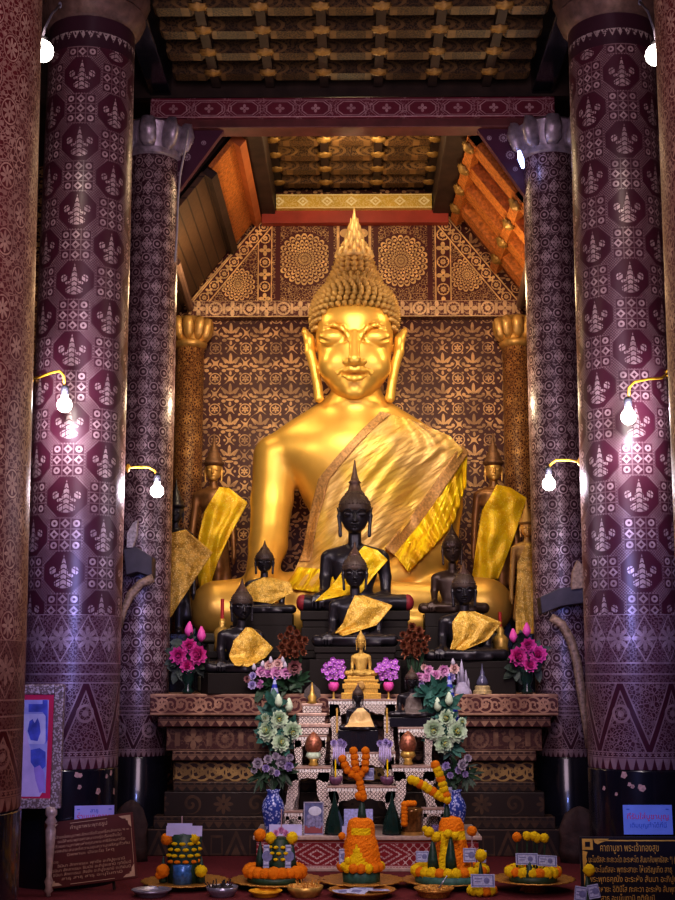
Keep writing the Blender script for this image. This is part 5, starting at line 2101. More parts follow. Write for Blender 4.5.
MB().lathe([(8 * u, 0), (10 * u, u), (10 * u, 20 * u), (10.6 * u, 21 * u), (10.6 * u, 24 * u), (9.4 * u, 24 * u), (9.2 * u, 8 * u)], 28).build('jar_body', simple('brown_gold_glass', (.24, .12, .035), .2, .45, .6, 50), jar, smooth=True)
MB().lathe([(10.4 * u, 0), (10.4 * u, 3 * u)], 28).build('jar_foot', gold_dull, jar)
t = thing('marigold_loop', 'short orange marigold garland hung on the golden jar', 'garland', at(405, 808, 8.0))
for i in range(6):
    fl(t, 'orange', 404.5, 804.5 + i * 3.8, 8.01, 3.2)
for i in range(3):
    fl(t, 'orange', 408 + i * 3, 803.5, 8.01, 2.8)
hp = MB()
for k in range(9):
    hp.ball((xx(434, 8.14, 820) + random.uniform(-.03, .03), 8.13 + random.uniform(-.015, .015), RTZ + random.uniform(.012, .04)), .016, 8, 6, .1)
tag(hp.build('purple_crystal_heap', simple('purple_crystal', (.22, .15, .34), .3, 0, .4, 50), smooth=True), 'purple crystal rock beside the golden jar', 'rock')

# ------------------------------------------------------------------ on the edge of the altar
def lotus_vase(px, fls, buds, side):
    Yv = 8.75
    vase('lotus_vase', side + ' dark glass vase of pink lotus at the %s end of the altar' % side, 'vase', px, 672, 694, Yv, [(5, 694), (6, 691), (3, 687), (6, 679), (5, 673), (7, 670), (5.5, 670)], glass_green, 'lotus vases', ATZ)
    flower_group('bunch of magenta lotus flowers and buds at the %s end of the altar' % side, fls, Yv, [(px - 8, 655), (px + 8, 652), (px, 662), (px - 4, 643), (px + 10, 664), (px - 10, 668)], simple('grey_green_leaf', (.05, .075, .06), .6, 0, .5, 50) if 'grey_green_leaf' not in MATS else MATS['grey_green_leaf'], (px, 671), buds=buds, n=12, ln=17, w=8, name='lotus_bunch')


random.seed(5)
lotus_vase(188, [(189, 646, 9.2, 'magenta'), (178.3, 655.3, 10.3, 'magenta'), (198.6, 654.8, 11.5, 'magenta'), (187.3, 666, 8.6, 'magenta')], [(189, 629, 7.5, 'magenta'), (201.4, 634, 7.5, 'magenta')], 'left')
lotus_vase(527, [(528.2, 645.3, 9.2, 'magenta'), (518, 656.5, 11.5, 'magenta'), (538.2, 654.6, 10.3, 'magenta'), (529.8, 665, 8.6, 'magenta')], [(513.3, 635.4, 6.9, 'magenta'), (526.7, 629.5, 6.9, 'magenta')], 'right')

pl = [(260.7, 671.7, 6.6, 'pink'), (268.7, 665, 6.0, 'peach'), (278, 664, 6.6, 'peach'), (268.7, 673, 6.0, 'mauve'), (276.5, 672.7, 8.2, 'pink'), (286, 672.7, 7.0, 'pink'), (294, 667, 9.0, 'dusky'), (253, 676, 4.8, 'lilac'), (252, 685, 5.4, 'lilac'), (260, 684, 5.4, 'mauve'), (247, 679, 4.2, 'dusky')]
flower_group('pink and peach bouquet hanging over the altar edge, left of the small gold Buddha statue', pl, 8.66, [(262, 688), (275, 685), (288, 686), (296, 680)], leaf_dark, (275, 692), buds=[(270.7, 660, 3.6, 'white'), (282.7, 660, 3.6, 'white'), (254, 667, 3.6, 'white'), (262.7, 664, 3.6, 'white'), (285, 665, 3.6, 'white')], n=16, ln=16, w=6)
pr = [(419.3, 677, 6.2, 'pink'), (426.7, 677, 6.0, 'pink'), (428, 670, 6.2, 'pink'), (435.6, 675, 6.0, 'pink'), (443.5, 670.5, 7.2, 'pink'), (454.4, 668.7, 6.2, 'peach'), (451, 677, 5.4, 'lilac'), (421, 684, 4.2, 'lilac'), (424, 667, 4.1, 'peach')]
flower_group('pale pink bouquet with blue-green leaves, right of the small gold Buddha statue', pr, 8.66, [(426, 690), (434, 694), (440, 685), (424, 698), (446, 688)], leaf_teal, (435, 692), buds=[(453, 662, 3.6, 'white')], n=16, ln=13, w=5)
m = MB().prism([(-.045, 0), (.045, 0), (.058, .11), (0, zz(664.5, 8.76) - ATZ), (-.056, .11)], -.006, .0)
o = m.build('folded_napkin', simple('tan_folded_cloth', (.36, .25, .24), .7, 0, .3, 40), None, bevel=.003)
o.location = (xx(441, 8.76, 680), 8.76, ATZ)
tag(o, 'tan folded pointed cloth standing behind the right pink bouquet', 'cloth')

for px, side, cup in ((334, 'left', 333.7), (387.5, 'right', 388.5)):
    Yo = 8.555
    p = at(cup, 690, Yo)
    t = thing('lotus_candle_holder', side + ' pink lotus cup on a thin gilt stem beside the gold throne', 'vase', (p.x, Yo, T1z), 0, 'pink lotus cups')
    u = ps(1, Yo)
    MB().lathe([(3 * u, 0), (1 * u, u), (.8 * u, 8 * u)], 14).build('stem', gold_leaf, t, smooth=True)
    MB().lathe([(1 * u, 7 * u), (4 * u, 9 * u), (4.8 * u, 13 * u), (3.6 * u, 16 * u), (2 * u, 13 * u)], 16, wob=lambda a, z: .14 * math.cos(8 * a)).build('lotus_cup', magenta, t, smooth=True)
    random.seed(int(px))
    pts = []
    for k in range(19):
        a, r = k * 2.4, 2.6 * math.sqrt(k)
        pts.append((px + r * math.cos(a) * 1.0, 669.5 + r * math.sin(a), 3.7, 'violet'))
    flower_group('spray of violet orchids in the %s pink lotus cup' % side, pts, Yo, [(px, 676)], leaf_dark, (cup, 684), name='orchid_spray', n=10, ln=12, w=3)

for px, py, side in ((292, 643, 'left'), (414, 641, 'right')):
    Yd = 8.74
    random.seed(px)
    pts = []
    for k in range(17):
        a, r = k * 2.4, 3.7 * math.sqrt(k)
        pts.append((px + r * math.cos(a), py + r * math.sin(a), random.uniform(4, 5.4), 'copper'))
    flower_group('copper foil flower bouquet, %s of the foremost centre black Buddha statue' % side, pts, Yd, [(px, py), (px - 5, py + 6)], copper, (px, 692), name='foil_bouquet', n=9, ln=15, w=4)

# pale castle ornament and crystal spire
p = at(462, 690, 8.735)
u = ps(1, 8.735)
o = thing('pale_spire_ornament', 'small lilac-white castle-like ornament on the altar edge', 'ornament', (p.x, 8.735, ATZ))
pale = simple('lilac_plaster', (.42, .38, .52), .5, 0, .2, 40)
MB().lathe([(9.5 * u, 0), (9.5 * u, 2 * u), (8 * u, 5 * u), (6 * u, 8 * u), (4 * u, 11 * u)], 8).build('stepped_base', pale, o, auto=30)
for dx, h, w_ in ((0, 33, 3.4), (-3.6, 21, 2.2), (4, 23, 2.2), (6.4, 15, 1.6)):
    MB().lathe([(w_ * u, 4 * u), (w_ * .7 * u, h * .6 * u), (w_ * .8 * u, h * .62 * u), (.2 * u, h * u)], 10, (dx * u, 0, 0)).build('turret', pale, o, smooth=True)
p = at(482.5, 690, 8.735)
o = thing('crystal_spire', 'little crystal spire on a round gilt base, right on the altar edge', 'ornament', (p.x, 8.735, ATZ))
MB().lathe([(9 * u, 0), (9 * u, 3 * u), (7.5 * u, 4 * u), (7.5 * u, 7 * u), (6 * u, 8 * u)], 24).build('gilt_base', simple('pale_gilt_base', (.62, .48, .24), .4, .3, .3, 60), o, auto=30)
MB().lathe([(5.6 * u, 8 * u), (6 * u, 11 * u), (3.6 * u, 16 * u), (2 * u, 18 * u), (2.4 * u, 20 * u), (1 * u, 23 * u), (.2 * u, 29 * u)], 16).build('crystal', simple('blue_grey_crystal', (.12, .12, .20), .12, .2, .3, 20, coat=.5), o, smooth=True)

# candles on gilt holders
for px, py0, py1, pyb, Yk, lab in ((222, 599, 618, 632, 9.16, 'red candle on a gilt holder by the giant statue\'s right knee'), (500.5, 604, 618, 640, 9.14, 'red candle on a gilt holder by the giant statue\'s left knee')):
    p = at(px, pyb, Yk)
    u = ps(1, Yk)
    t = thing('gilt_candle_holder', lab.replace('red candle on a gilt holder', 'gilt holder carrying a red candle'), 'candle holder', (p.x, Yk, PLZ))
    h = p.z - PLZ
    MB().lathe([(8 * u, 0), (7 * u, h * .5), (8 * u, h), (6 * u, h + 3 * u), (3 * u, h + 6 * u), (4 * u, h + 9 * u), (2 * u, h + 13 * u)], 20).build('holder', gold_leaf, t, smooth=True)
    c = MB().tube([(0, 0, 0), (0, 0, ps(py1 - py0, Yk))], ps(1.7, Yk), 10).build('red_candle', red_m)
    c.location = (p.x, Yk, PLZ + h + 13 * u)
    tag(c, lab.replace(' on a gilt holder', ' standing'), 'candle')

# ------------------------------------------------------------------ trays and offerings on the carpet
def tray(px, pyr, hw, Y, label, foot=.5, mat=None, rimwob=.03, name='offering_tray', cat='tray'):
    p = at(px, pyr, Y)
    R = ps(hw, Y)
    h = max(.02, p.z)
    t = thing(name, label, cat, (p.x, Y, 0))
    MB().lathe([(R * foot, 0), (R * foot * .9, h * .15), (R * foot * .62, h * .5), (R * .7, h * .78), (R, h), (R * .985, h + .006), (R * .7, h * .84), (R * .1, h * .82)], 48, wob=lambda a, z: rimwob * math.cos(24 * a) * (1 if z > h * .9 else 0)).build('tray_dish', mat or gilt_tray, t, smooth=True)
    return t, h * .84, p


def off(label, p, z, Y, cat='flower offering', name='flower_offering'):
    return thing(name, label, cat, (p.x, Y, z))


def ring(t, kind, px, pyc, hw, hh, Y, n, r, arc=(0, 1)):
    for i in range(n):
        a = 2 * PI * (arc[0] + (arc[1] - arc[0]) * i / n)
        x = ps(hw, Y) * math.cos(a)
        y = -ps(hw, Y) * math.sin(a) * .8
        q = at(px, pyc, Y)
        k = kind if isinstance(kind, str) else kind[i % len(kind)]
        link(k + '_marigold', FM[k], t, Vector((q.x + x, Y + y, q.z)) - t.location, (random.uniform(0, 3), 0, 0), ps(r, Y) * random.uniform(.9, 1.1))


def mar(t, kind, px, py, Y, r):
    return fl(t, kind, px, py, Y, r, kind + '_marigold')


def stick(t, px, py0, py1, Y, mat=None, r=.004, name='stick'):
    a, b = at(px, py1, Y) - t.location, at(px, py0, Y) - t.location
    return MB().tube([a, b], r, 6).build(name, mat or stick_m, t)


def leafcone(t, px, py0, py1, hw, Y, mat=None):
    a = at(px, py1, Y) - t.location
    h = (at(px, py0, Y) - at(px, py1, Y)).z
    R = ps(hw, Y)
    return MB().lathe([(R, 0), (R * .86, h * .3), (R * .55, h * .65), (R * .1, h)], 12, a, wob=lambda q, z: .06 * math.cos(5 * q + z * 60)).build('leaf_cone', mat or leaf_fold, t, smooth=True)


def note(t, px0, px1, py0, py1, Y, tilt=0, rx=-10):
    return card('banknote', None, px0, px1, py0, py1, Y, note_m, rx=rx, parent=t, tilt=tilt, ink=note_ink)


random.seed(21)
YT = 7.45
# A: dark leaf stack with rows of yellow buds
t, z, p = tray(185, 881, 41, YT, 'gilt tray under the tall leaf stack with a blue band, farthest left', .55)
o = off('tall dark leaf stack dotted with yellow buds and a blue base, farthest left tray', p, z, YT)
u = ps(1, YT)
bx_ = xx(184, YT, 870) - o.location.x
MB().lathe([(15 * u, 0), (15.5 * u, 12 * u), (15 * u, 26 * u), (16 * u, 44 * u), (12 * u, 46 * u)], 24, (bx_, 0, 0), wob=lambda a, q: .05 * math.cos(12 * a)).build('leaf_stack', leaf_fold, o, smooth=True)
MB().lathe([(9.5 * u, -3 * u), (9.5 * u, 14 * u), (7 * u, 15 * u)], 20, (bx_, -.055, 3 * u)).build('blue_wrap', simple('blue_foil_wrap', (.05, .16, .42), .3, .2, .5, 60), o, smooth=True)
for r_i, py in enumerate((842, 848, 854, 860)):
    for k in range(5):
        a = (k - 2) * .5 + (r_i % 2) * .2
        q = at(184, py, YT)
        link('yellow_bud', FM['yellow' if r_i < 3 else 'orange'], o, (bx_ + 15.5 * u * math.sin(a), -15.5 * u * math.cos(a), q.z - z), (0, 0, 0), (3.1 * u, 1.8 * u, 1.6 * u))
for k, px, py, r in (('orange', 167, 839, 5.5), ('yellow', 194, 838, 5), ('orange', 163, 871, 6.2), ('yellow', 201, 871, 5.6), ('orange', 159, 875, 3.6)):
    mar(o, k, px, py, YT - .06, r)
stick(o, 182, 816, 840, YT)
card('lilac_card', None, 166, 202, 826, 836.5, YT - .08, card_m, parent=o)
card('lilac_card', None, 167, 192, 823.5, 832, YT - .05, card_m, parent=o)
for px in (163, 201):
    leafcone(o, px, 856, 882, 4, YT - .04)
# B
t, z, p = tray(277, 880, 44, YT, 'gilt tray ringed with orange marigolds, second from the left', .5)
o = off('dark leaf cone with yellow dots inside an orange marigold ring, second tray from the left', p, z, YT)
ring(o, 'orange', 275, 871, 25, 0, YT, 20, 6.0)
bx_ = xx(280, YT, 860) - o.location.x
MB().lathe([(12 * u, 0), (11.5 * u, 14 * u), (10 * u, 38 * u), (7 * u, 40 * u)], 20, (bx_, 0, 0), wob=lambda a, q: .05 * math.cos(10 * a)).build('leaf_stack', leaf_dark, o, smooth=True)
for r_i, py in enumerate((846, 852, 858)):
    for k in range(4):
        a = (k - 1.5) * .6 + (r_i % 2) * .25
        q = at(280, py, YT)
        link('yellow_bud', FM['yellow'], o, (bx_ + 11.4 * u * math.sin(a), -11.4 * u * math.cos(a), q.z - z), (0, 0, 0), (2.4 * u, 1.6 * u, 1.4 * u))
for k, px, py, r in (('orange', 260, 835, 5.6), ('yellow', 271, 838, 5.4), ('yellow', 292, 838, 5.6)):
    mar(o, k, px, py, YT - .03, r)
    leafcone(o, px, 841, 866, 4.2, YT - .03)
for k in range(3):
    fl(o, 'pink', 276 + k * 5, 833 - (k == 1) * 3, YT - .03, 4)
stick(o, 281.5, 809, 834, YT)
MB().lathe([(26 * u, 0), (26 * u, 5 * u)], 28, (xx(275, YT, 876) - o.location.x, 0, .0)).build('leaf_base', leaf_dark, o, smooth=True)
for px in (266, 288):
    note(o, px - 3, px + 3, 845, 868, YT - .07)


# C and D: marigold cones
def marigold_cone(o, px, prof, Y, tri=None):
    """lathe of packed petals; tri(angle, share) picks yellow"""
    q = at(px, prof[0][1], Y)
    base = Vector((q.x, Y, q.z)) - o.location
    n, rows = 46, 34
    m = MB()
    vs = []
    random.seed(9)
    for j in range(rows + 1):
        tt = j / rows
        r, py = poly_pt(prof, tt)
        zq = zz(py, Y) - zz(prof[0][1], Y)
        for i in range(n):
            a = 2 * PI * i / n
            rr = ps(r, Y) * (1 + random.uniform(-.035, .035))
            vs.append((base.x + rr * math.cos(a), base.y + rr * math.sin(a), base.z + zq + random.uniform(-.002, .002)))
    fs, mi = [], []
    for j in range(rows):
        for i in range(n):
            k = (i + 1) % n
            fs.append((j * n + i, j * n + k, (j + 1) * n + k, (j + 1) * n + i))
            a = 2 * PI * (i + .5) / n
            mi.append(1 if tri and tri(a, (j + .5) / rows) else 0)
    fs.append(tuple(range(rows * n, rows * n + n)))
    mi.append(0)
    for f, k in zip(fs, mi):
        pass
    m.v, m.f, m.m = vs, fs, mi
    return m.build('marigold_cone', [orange_m, yellow_m], o, smooth=False)


def front(a):
    """angle away from the viewer's side, in radians"""
    return ((a - 1.5 * PI + PI) % (2 * PI)) - PI


t, z, p = tray(361, 880, 40, YT, 'gilt tray under the orange marigold cone, in the middle of the row', .5)
o = off('orange marigold cone with yellow triangle topped by orange strands, middle tray', p, z, YT)
marigold_cone(o, 361, [(19, 868), (18, 858), (15.5, 842), (13.5, 836), (13, 826), (11, 820), (7, 818), (1, 817)], YT, lambda a, s: (abs(front(a) + .25) < .75 * (1 - s / .45) and .1 < s < .45) or (.58 < s < .70 and abs(front(a)) < .8))
MB().lathe([(17 * u, -2 * u), (18 * u, 12 * u)], 26, (xx(361, YT, 875) - o.location.x, 0, 0), wob=lambda a, q: .03 * math.cos(9 * a)).build('leaf_base', leaf_teal, o, smooth=True)
for k in range(9):
    a = -PI * k / 8
    link('yellow_marigold' if k < 4 else 'orange_marigold', FM['yellow' if k % 3 == 0 else 'orange'], o, Vector((xx(361, YT, 866) + 18.5 * u * math.cos(a), YT + 18 * u * math.sin(a), zz(866, YT))) - o.location, None, 4.4 * u)
for px, py in ((344, 866), (348, 861), (342, 836)):
    mar(o, 'yellow' if px != 342 else 'orange', px, py, YT - .08, 3.4)
leafcone(o, 362, 797, 820, 4.6, YT)
for pts in ([(342.5, 759), (345, 765), (347.5, 770), (352, 774), (357, 776)], [(353.5, 751), (354.5, 757), (355, 763), (356, 769)], [(365.5, 751), (366, 757), (365.5, 763), (365, 769), (361, 774)], [(359, 778), (360, 783), (361, 788), (362, 793), (363, 797), (359, 796)]):
    for (px, py) in pts:
        mar(o, 'orange', px, py, YT - .01, 3.9)
stick(o, 361, 768, 800, YT)
stick(o, 354, 750, 772, YT)
stick(o, 366, 750, 772, YT)
note(o, 348.5, 358, 767, 779, YT + .015)
note(o, 363.5, 374, 768, 780, YT + .015)
note(o, 339, 347, 849, 864, YT - .05)
# D
t, z, p = tray(444, 880, 40, YT, 'gilt tray with yellow ring round the second marigold cone, right of the middle', .5)
o = off('orange and yellow marigold cone with leaf spikes topped by crossed yellow strands', p, z, YT)
marigold_cone(o, 452, [(18, 868), (16.5, 856), (14, 842), (12.5, 832), (11.5, 824), (9, 818), (1, 816)], YT + .03, lambda a, s: (.50 < s < .66) or (-.9 < front(a) < -.25 and s < .5))
ring(o, ('yellow', 'yellow', 'orange'), 450, 870, 32, 0, YT, 26, 5.2)
MB().lathe([(33 * u, -1 * u), (33 * u, 7 * u)], 28, (xx(450, YT, 876) - o.location.x, 0, 0)).build('leaf_base', leaf_teal, o, smooth=True)
for px, hw, top in ((433, 5.5, 838), (451, 5.5, 834)):
    leafcone(o, px, top, 868, hw, YT - .10)
for px, py, r in ((429, 832, 4.8), (436, 837, 4.8), (425, 829, 3), (448, 834, 4.2), (455, 836, 3.6)):
    mar(o, 'yellow', px, py, YT - .10, r)
leafcone(o, 447, 799, 822, 4, YT + .03)
for pts, kk in (([(411.5, 780), (416, 781.5), (420, 784), (424.5, 786), (428.5, 789), (433, 791.5), (437, 794.5), (441, 797)], 1), ([(435.5, 765), (437, 769.5), (439, 774), (441, 779), (442.5, 784), (444, 789.5), (446, 795), (447, 799.5)], 0)):
    for i, (px, py) in enumerate(pts):
        mar(o, 'yellow' if (i + kk) % 3 else 'orange', px, py, YT, 4.3)
    a_, b_2 = at(*pts[0], YT) - o.location, at(*pts[-1], YT) - o.location
    MB().tube([a_, b_2], .004, 6).build('strand_wire', stick_m, o)
mar(o, 'orange', 472, 831, YT - .04, 4.6)
stick(o, 472, 832, 868, YT - .04)
note(o, 416, 429, 851, 862, YT - .06)
note(o, 463.5, 476, 848, 862, YT - .10)
note(o, 477, 486, 850, 862, YT - .06, 4)
note(o, 446.5, 452, 787, 796, YT + .02)
# E on a footed tray
YE = 7.32
t, z, p = tray(533, 879, 39, YE, 'footed gilt tray at the right of the row, beside the black prayer board', .34)
o = off('yellow and orange marigold ring with banknotes and flower sticks, rightmost footed tray', p, z, YE)
u = ps(1, YE)
ring(o, ('yellow', 'orange', 'yellow'), 533, 871, 22, 0, YE, 18, 5.2)
MB().lathe([(22 * u, -1 * u), (23 * u, 6 * u)], 24, (xx(533, YE, 876) - o.location.x, 0, 0)).build('leaf_base', leaf_dark, o, smooth=True)
for k, px, py in (('orange', 517, 837), ('yellow', 527, 836), ('yellow', 534, 836), ('yellow', 544.5, 838), ('yellow', 537, 838)):
    mar(o, k, px, py, YE, 4.3)
    stick(o, px, py, 870, YE, leaf_dark, .005)
note(o, 516, 538, 853, 864.5, YE - .03)
note(o, 537, 557, 855, 866, YE - .05, 3)
leafcone(o, 530, 862, 878, 5, YE - .1)
# F small offering
YF = 7.18
o = thing('flower_offering', 'small yellow marigold offering with a banknote, before the second marigold cone', 'flower offering', (xx(482, YF, 890), YF, 0))
u = ps(1, YF)
for i in range(10):
    a = 2 * PI * i / 10
    link('yellow_marigold', FM['yellow' if i % 4 else 'orange'], o, (10 * u * math.cos(a), 9 * u * math.sin(a), 4.6 * u), None, 4.6 * u)
leafcone(o, 481, 860, 890, 3.6, YF)
mar(o, 'yellow', 481, 855.5, YF, 5.6)
note(o, 471, 495, 874, 887, YF - .09)
# G flower before the right board
YG = 6.72
o = thing('flower_offering', 'single yellow marigold leaf cone with folded banknotes before the black prayer board', 'flower offering', (xx(588, YG, 900), YG, 0))
leafcone(o, 588.5, 872, 915, 5.5, YG, leaf_dark)
mar(o, 'yellow', 589, 870.5, YG, 5.6)
note(o, 574, 586, 886, 901, YG - .05, 8)
note(o, 589.5, 601, 884, 898, YG - .05, -10)
stick(o, 589, 872, 915, YG, leaf_dark, .006)

# dishes in front
YD = 7.14
for px, pyr, hw, lab, mt, kind in ((151.5, 893, 19, 'empty dented silver dish, foremost at the left', silver, None),
                                   (222, 890, 15, 'silver-rimmed bowl heaped with dark incense ends', silver, 'ash'),
                                   (265.5, 895.5, 16, 'small yellow dish before the orange marigold ring', simple('yellow_dish', (.80, .42, .02), .4, .2, .2, 40), None),
                                   (305, 889.5, 17, 'gilt bowl of sand with short incense sticks', gold_leaf, 'sticks'),
                                   (362, 893, 32, 'flat gilt plate strewn with banknotes', gilt_tray, 'notes'),
                                   (434, 891.5, 19, 'gilt dish of small offerings with a leaning spoon', gilt_tray, 'bits')):
    p = at(px, pyr, YD)
    R, h = ps(hw, YD), max(.03, p.z + .02)
    u = ps(1, YD)
    t = thing('offering_dish', lab, 'dish', (p.x, YD, 0))
    deep = kind in ('ash', 'sticks')
    MB().lathe([(R * .7, 0), (R * .72, .004), (R * (.92 if deep else .8), h * .5), (R, h), (R * .96, h), (R * .85, h * .6), (R * .1, h * .55)], 40, wob=lambda a, q: .025 * math.cos(18 * a)).build('dish', mt, t, smooth=True)
    if kind:
        random.seed(px)
        if kind == 'ash':
            m = MB().ball((0, 0, h * .7), R * .9, 16, 8, .08, (1, 1, .25))
            for k in range(22):
                a = random.uniform(0, 6.28)
                r_ = random.uniform(0, .8) * R
                m.tube([(r_ * math.cos(a), r_ * math.sin(a), h * .7), (r_ * math.cos(a) * 1.2 + random.uniform(-.02, .02), r_ * math.sin(a) * 1.1, h + random.uniform(.01, .035))], .003, 5)
            tag(m.build('incense_ends', simple('charred_sticks', (.035, .028, .03), .8, 0, .5, 90)), 'heap of charred incense ends in the silver-rimmed bowl', 'incense', kind='stuff')
            bpy.data.objects['incense_ends'].location = t.location
        elif kind == 'sticks':
            m = MB().ball((0, 0, h * .75), R * .88, 16, 8, .05, (1, 1, .2))
            for k in range(26):
                a = random.uniform(0, 6.28)
                r_ = random.uniform(0, .9) * R
                m.tube([(r_ * math.cos(a), r_ * math.sin(a), h * .7), (r_ * math.cos(a) * 1.15 + random.uniform(-.015, .015), r_ * math.sin(a) * 1.1, h + random.uniform(.005, .03))], .003, 5)
            so = tag(m.build('incense_sand', simple('golden_sand_sticks', (.55, .27, .05), .7, 0, .5, 90)), 'golden sand with short incense sticks in the gilt bowl', 'incense', kind='stuff')
            so.location = t.location
        elif kind == 'notes':
            for k, (dx, dy, rz) in enumerate(((-.12, -.02, .4), (.0, .03, -.3), (.11, -.01, .2), (-.03, -.07, -.5))):
                n = MB().box((-.055, -.03, 0), (.055, .03, .002)).build('banknote', note_m)
                n.location = (p.x + dx * .8, YD + dy, h * .62 + .004 + .003 * k)
                n.rotation_euler = (random.uniform(-.1, .25), random.uniform(-.1, .1), rz)
                tag(n, ('flat banknote at the left of the gilt plate', 'flat banknote at the back of the gilt plate', 'flat banknote at the right of the gilt plate', 'flat banknote at the front of the gilt plate')[k], 'banknote', 'banknotes on the plate')
                MB().box((-.03, -.015, .002), (.02, .015, .003)).build('printed_pattern', note_ink, n)
        else:
            m = MB()
            for k in range(24):
                a = random.uniform(0, 6.28)
                r_ = random.uniform(0, .75) * R
                m.ball((p.x + r_ * math.cos(a), YD + r_ * math.sin(a), h * .75), .012, 7, 5, .2)
            tag(m.build('offering_crumbs', gilt_tray, smooth=True), 'small golden bits heaped in the gilt dish', 'offering', kind='stuff')
            s0 = MB().tube([(p.x + .02, YD - .01, h * .8), (p.x + .07, YD + .0, h + .06)], .004, 6).ball((p.x + .02, YD - .01, h * .8), .014, 8, 6, sc=(1.3, .8, .4)).build('small_spoon', silver, smooth=True)
            tag(s0, 'small spoon leaning in the gilt dish', 'spoon')

# ------------------------------------------------------------------ boards, portrait, notices
gold_txt = simple('gold_lettering', (.78, .50, .10), .45, .2, .2, 20)
pale_txt = simple('pale_gold_lettering', (.60, .42, .26), .5, .1, .2, 20)


def board(name, label, cat, c, w, h, rx, ry, mat, thick=.02, rz=0):
    t = thing(name, label, cat, c, 0)
    t.rotation_euler = Euler((math.radians(rx), math.radians(ry), math.radians(rz)))
    MB().box((-w / 2, 0, 0), (w / 2, thick, h)).build('board', mat, t, bevel=.003)
    return t


def corner_orn(t, w, h, s, mat, y=-.002):
    for sx in (-1, 1):
        for sz in (0, 1):
            x, z = sx * (w / 2 - .012), (h - .012 if sz else .012)
            d = -1 if sz else 1
            pts = [(0, 0), (s, 0), (s * .72, s * .22), (s * .42, s * .26), (s * .40, s * .40), (s * .26, s * .42), (s * .22, s * .72), (0, s)]
            MB().prism([(x - sx * a, z + d * b_) for a, b_ in pts], y - .001, y + .002).build('corner_ornament', mat, t)


# brown plaque at the left
YB = 7.25
bl_ = at(48, 889.5, YB)
wB = (at(137.5, 878, YB) - at(48, 889.5, YB))
ang = math.degrees(math.atan2(wB.z, wB.x))
WB, HB = wB.length, (at(41, 824, YB) - bl_).length
brn = simple('maroon_plaque', (.11, .022, .016), .4, 0, .2, 8)
bo = board('inscribed_plaque', 'tilted maroon plaque with pale gold lines of script, behind the portrait stand', 'sign', (bl_.x + wB.x / 2, YB, bl_.z + wB.z / 2), WB, HB, -6, -ang, brn)
corner_orn(bo, WB, HB, .065, pale_txt)
for (x0, x1, z0, z1) in ((-.1, .1, HB - .018, HB - .015), (-.12, .12, .012, .015), (-WB / 2 + .012, -WB / 2 + .014, .08, HB - .08), (WB / 2 - .014, WB / 2 - .012, .08, HB - .08)):
    MB().box((x0, -.003, z0), (x1, 0, z1)).build('border_line', pale_txt, bo)
lines = [('คำบูชาพระพุทธรูป', .22, .86), ('ข้าพเจ้าขอน้อมบูชาพระรัตนตรัยด้วยเครื่องสักการะ ๚ ๛', .48, .74), ('ขอให้พระพุทธศาสนาจงรุ่งเรืองสืบไป', .38, .67), ('ด้วยอานุภาพแห่งคุณพระศรีรัตนตรัย', .42, .60), ('ขอจงประสบแต่ความสุขความเจริญทั่วกัน', .47, .53), ('นิพพานะ ปัจจะโย โหตุ', .28, .46),
         ('คำถวาย', .05, .37), ('อิมินา สักกาเรนะ พุทธัง อะภิปูชะยามิ', .40, .305), ('อิมินา สักกาเรนะ ธัมมัง อะภิปูชะยามิ ทุติยัมปิ', .47, .24), ('อิมินา สักกาเรนะ สังฆัง อะภิปูชะยามิ ตะติยัมปิ', .46, .175), ('สาธุ สาธุ สาธุ อะนุโมทามิ', .36, .11)]
for s, wd, zf in lines:
    text_mesh('script_line', s, .020 if zf < .8 else .026, pale_txt, bo, (0 if wd > .06 else -.2, -.0025, HB * zf), (PI / 2, 0, 0), wd * WB / .53)
legp = MB().tube([(-.1, .02, HB * .7), (-.1, .07, -bl_.z)], .008, 6)
legp.tube([(.1, .02, HB * .7), (.1, .07, -bl_.z - .03)], .008, 6)
legp.build('prop_leg', dark_wood, bo)

# black prayer board at the right
YR = 6.95
tl = at(580, 837, YR)
WR = ps(140, YR)
HR = tl.z + .02
bk = simple('black_prayer_board', (.012, .011, .020), .35, 0, .2, 8)
rbd = board('prayer_board', 'black prayer board with golden script and border, at the lower right corner', 'sign', (tl.x + WR / 2, YR, 0), WR, tl.z, -3, 0, bk)
H_ = tl.z
for (x0, x1, z0, z1) in ((-WR / 2 + .10, WR / 2 - .1, H_ - .022, H_ - .016), (-WR / 2 + .016, -WR / 2 + .022, .02, H_ - .12), (WR / 2 - .022, WR / 2 - .016, .02, H_ - .12)):
    MB().box((x0, -.003, z0), (x1, 0, z1)).build('border_line', gold_txt, rbd)
for sx in (-1, 1):
    m = MB()
    x = sx * (WR / 2 - .012)
    z = H_ - .010
    for pts in ([(0, 0), (.055, 0), (.055, -.055), (0, -.055)],):
        m.prism([(x - sx * a, z + b_) for a, b_ in pts], -.003, 0)
    m.prism([(x - sx * a, z + b_) for a, b_ in [(.058, 0), (.14, 0), (.12, -.012), (.10, -.018), (.08, -.028), (.065, -.02)]], -.003, 0)
    m.prism([(x - sx * a, z + b_) for a, b_ in [(0, -.058), (.026, -.065), (.018, -.09), (.022, -.11), (.008, -.14), (0, -.16)]], -.003, 0)
    m.build('corner_ornament', gold_txt, rbd)
    MB().prism([(x - sx * a, z + b_) for a, b_ in [(.015, -.015), (.04, -.015), (.04, -.04), (.015, -.04)]], -.0035, -.001).build('corner_rosette', bk, rbd)
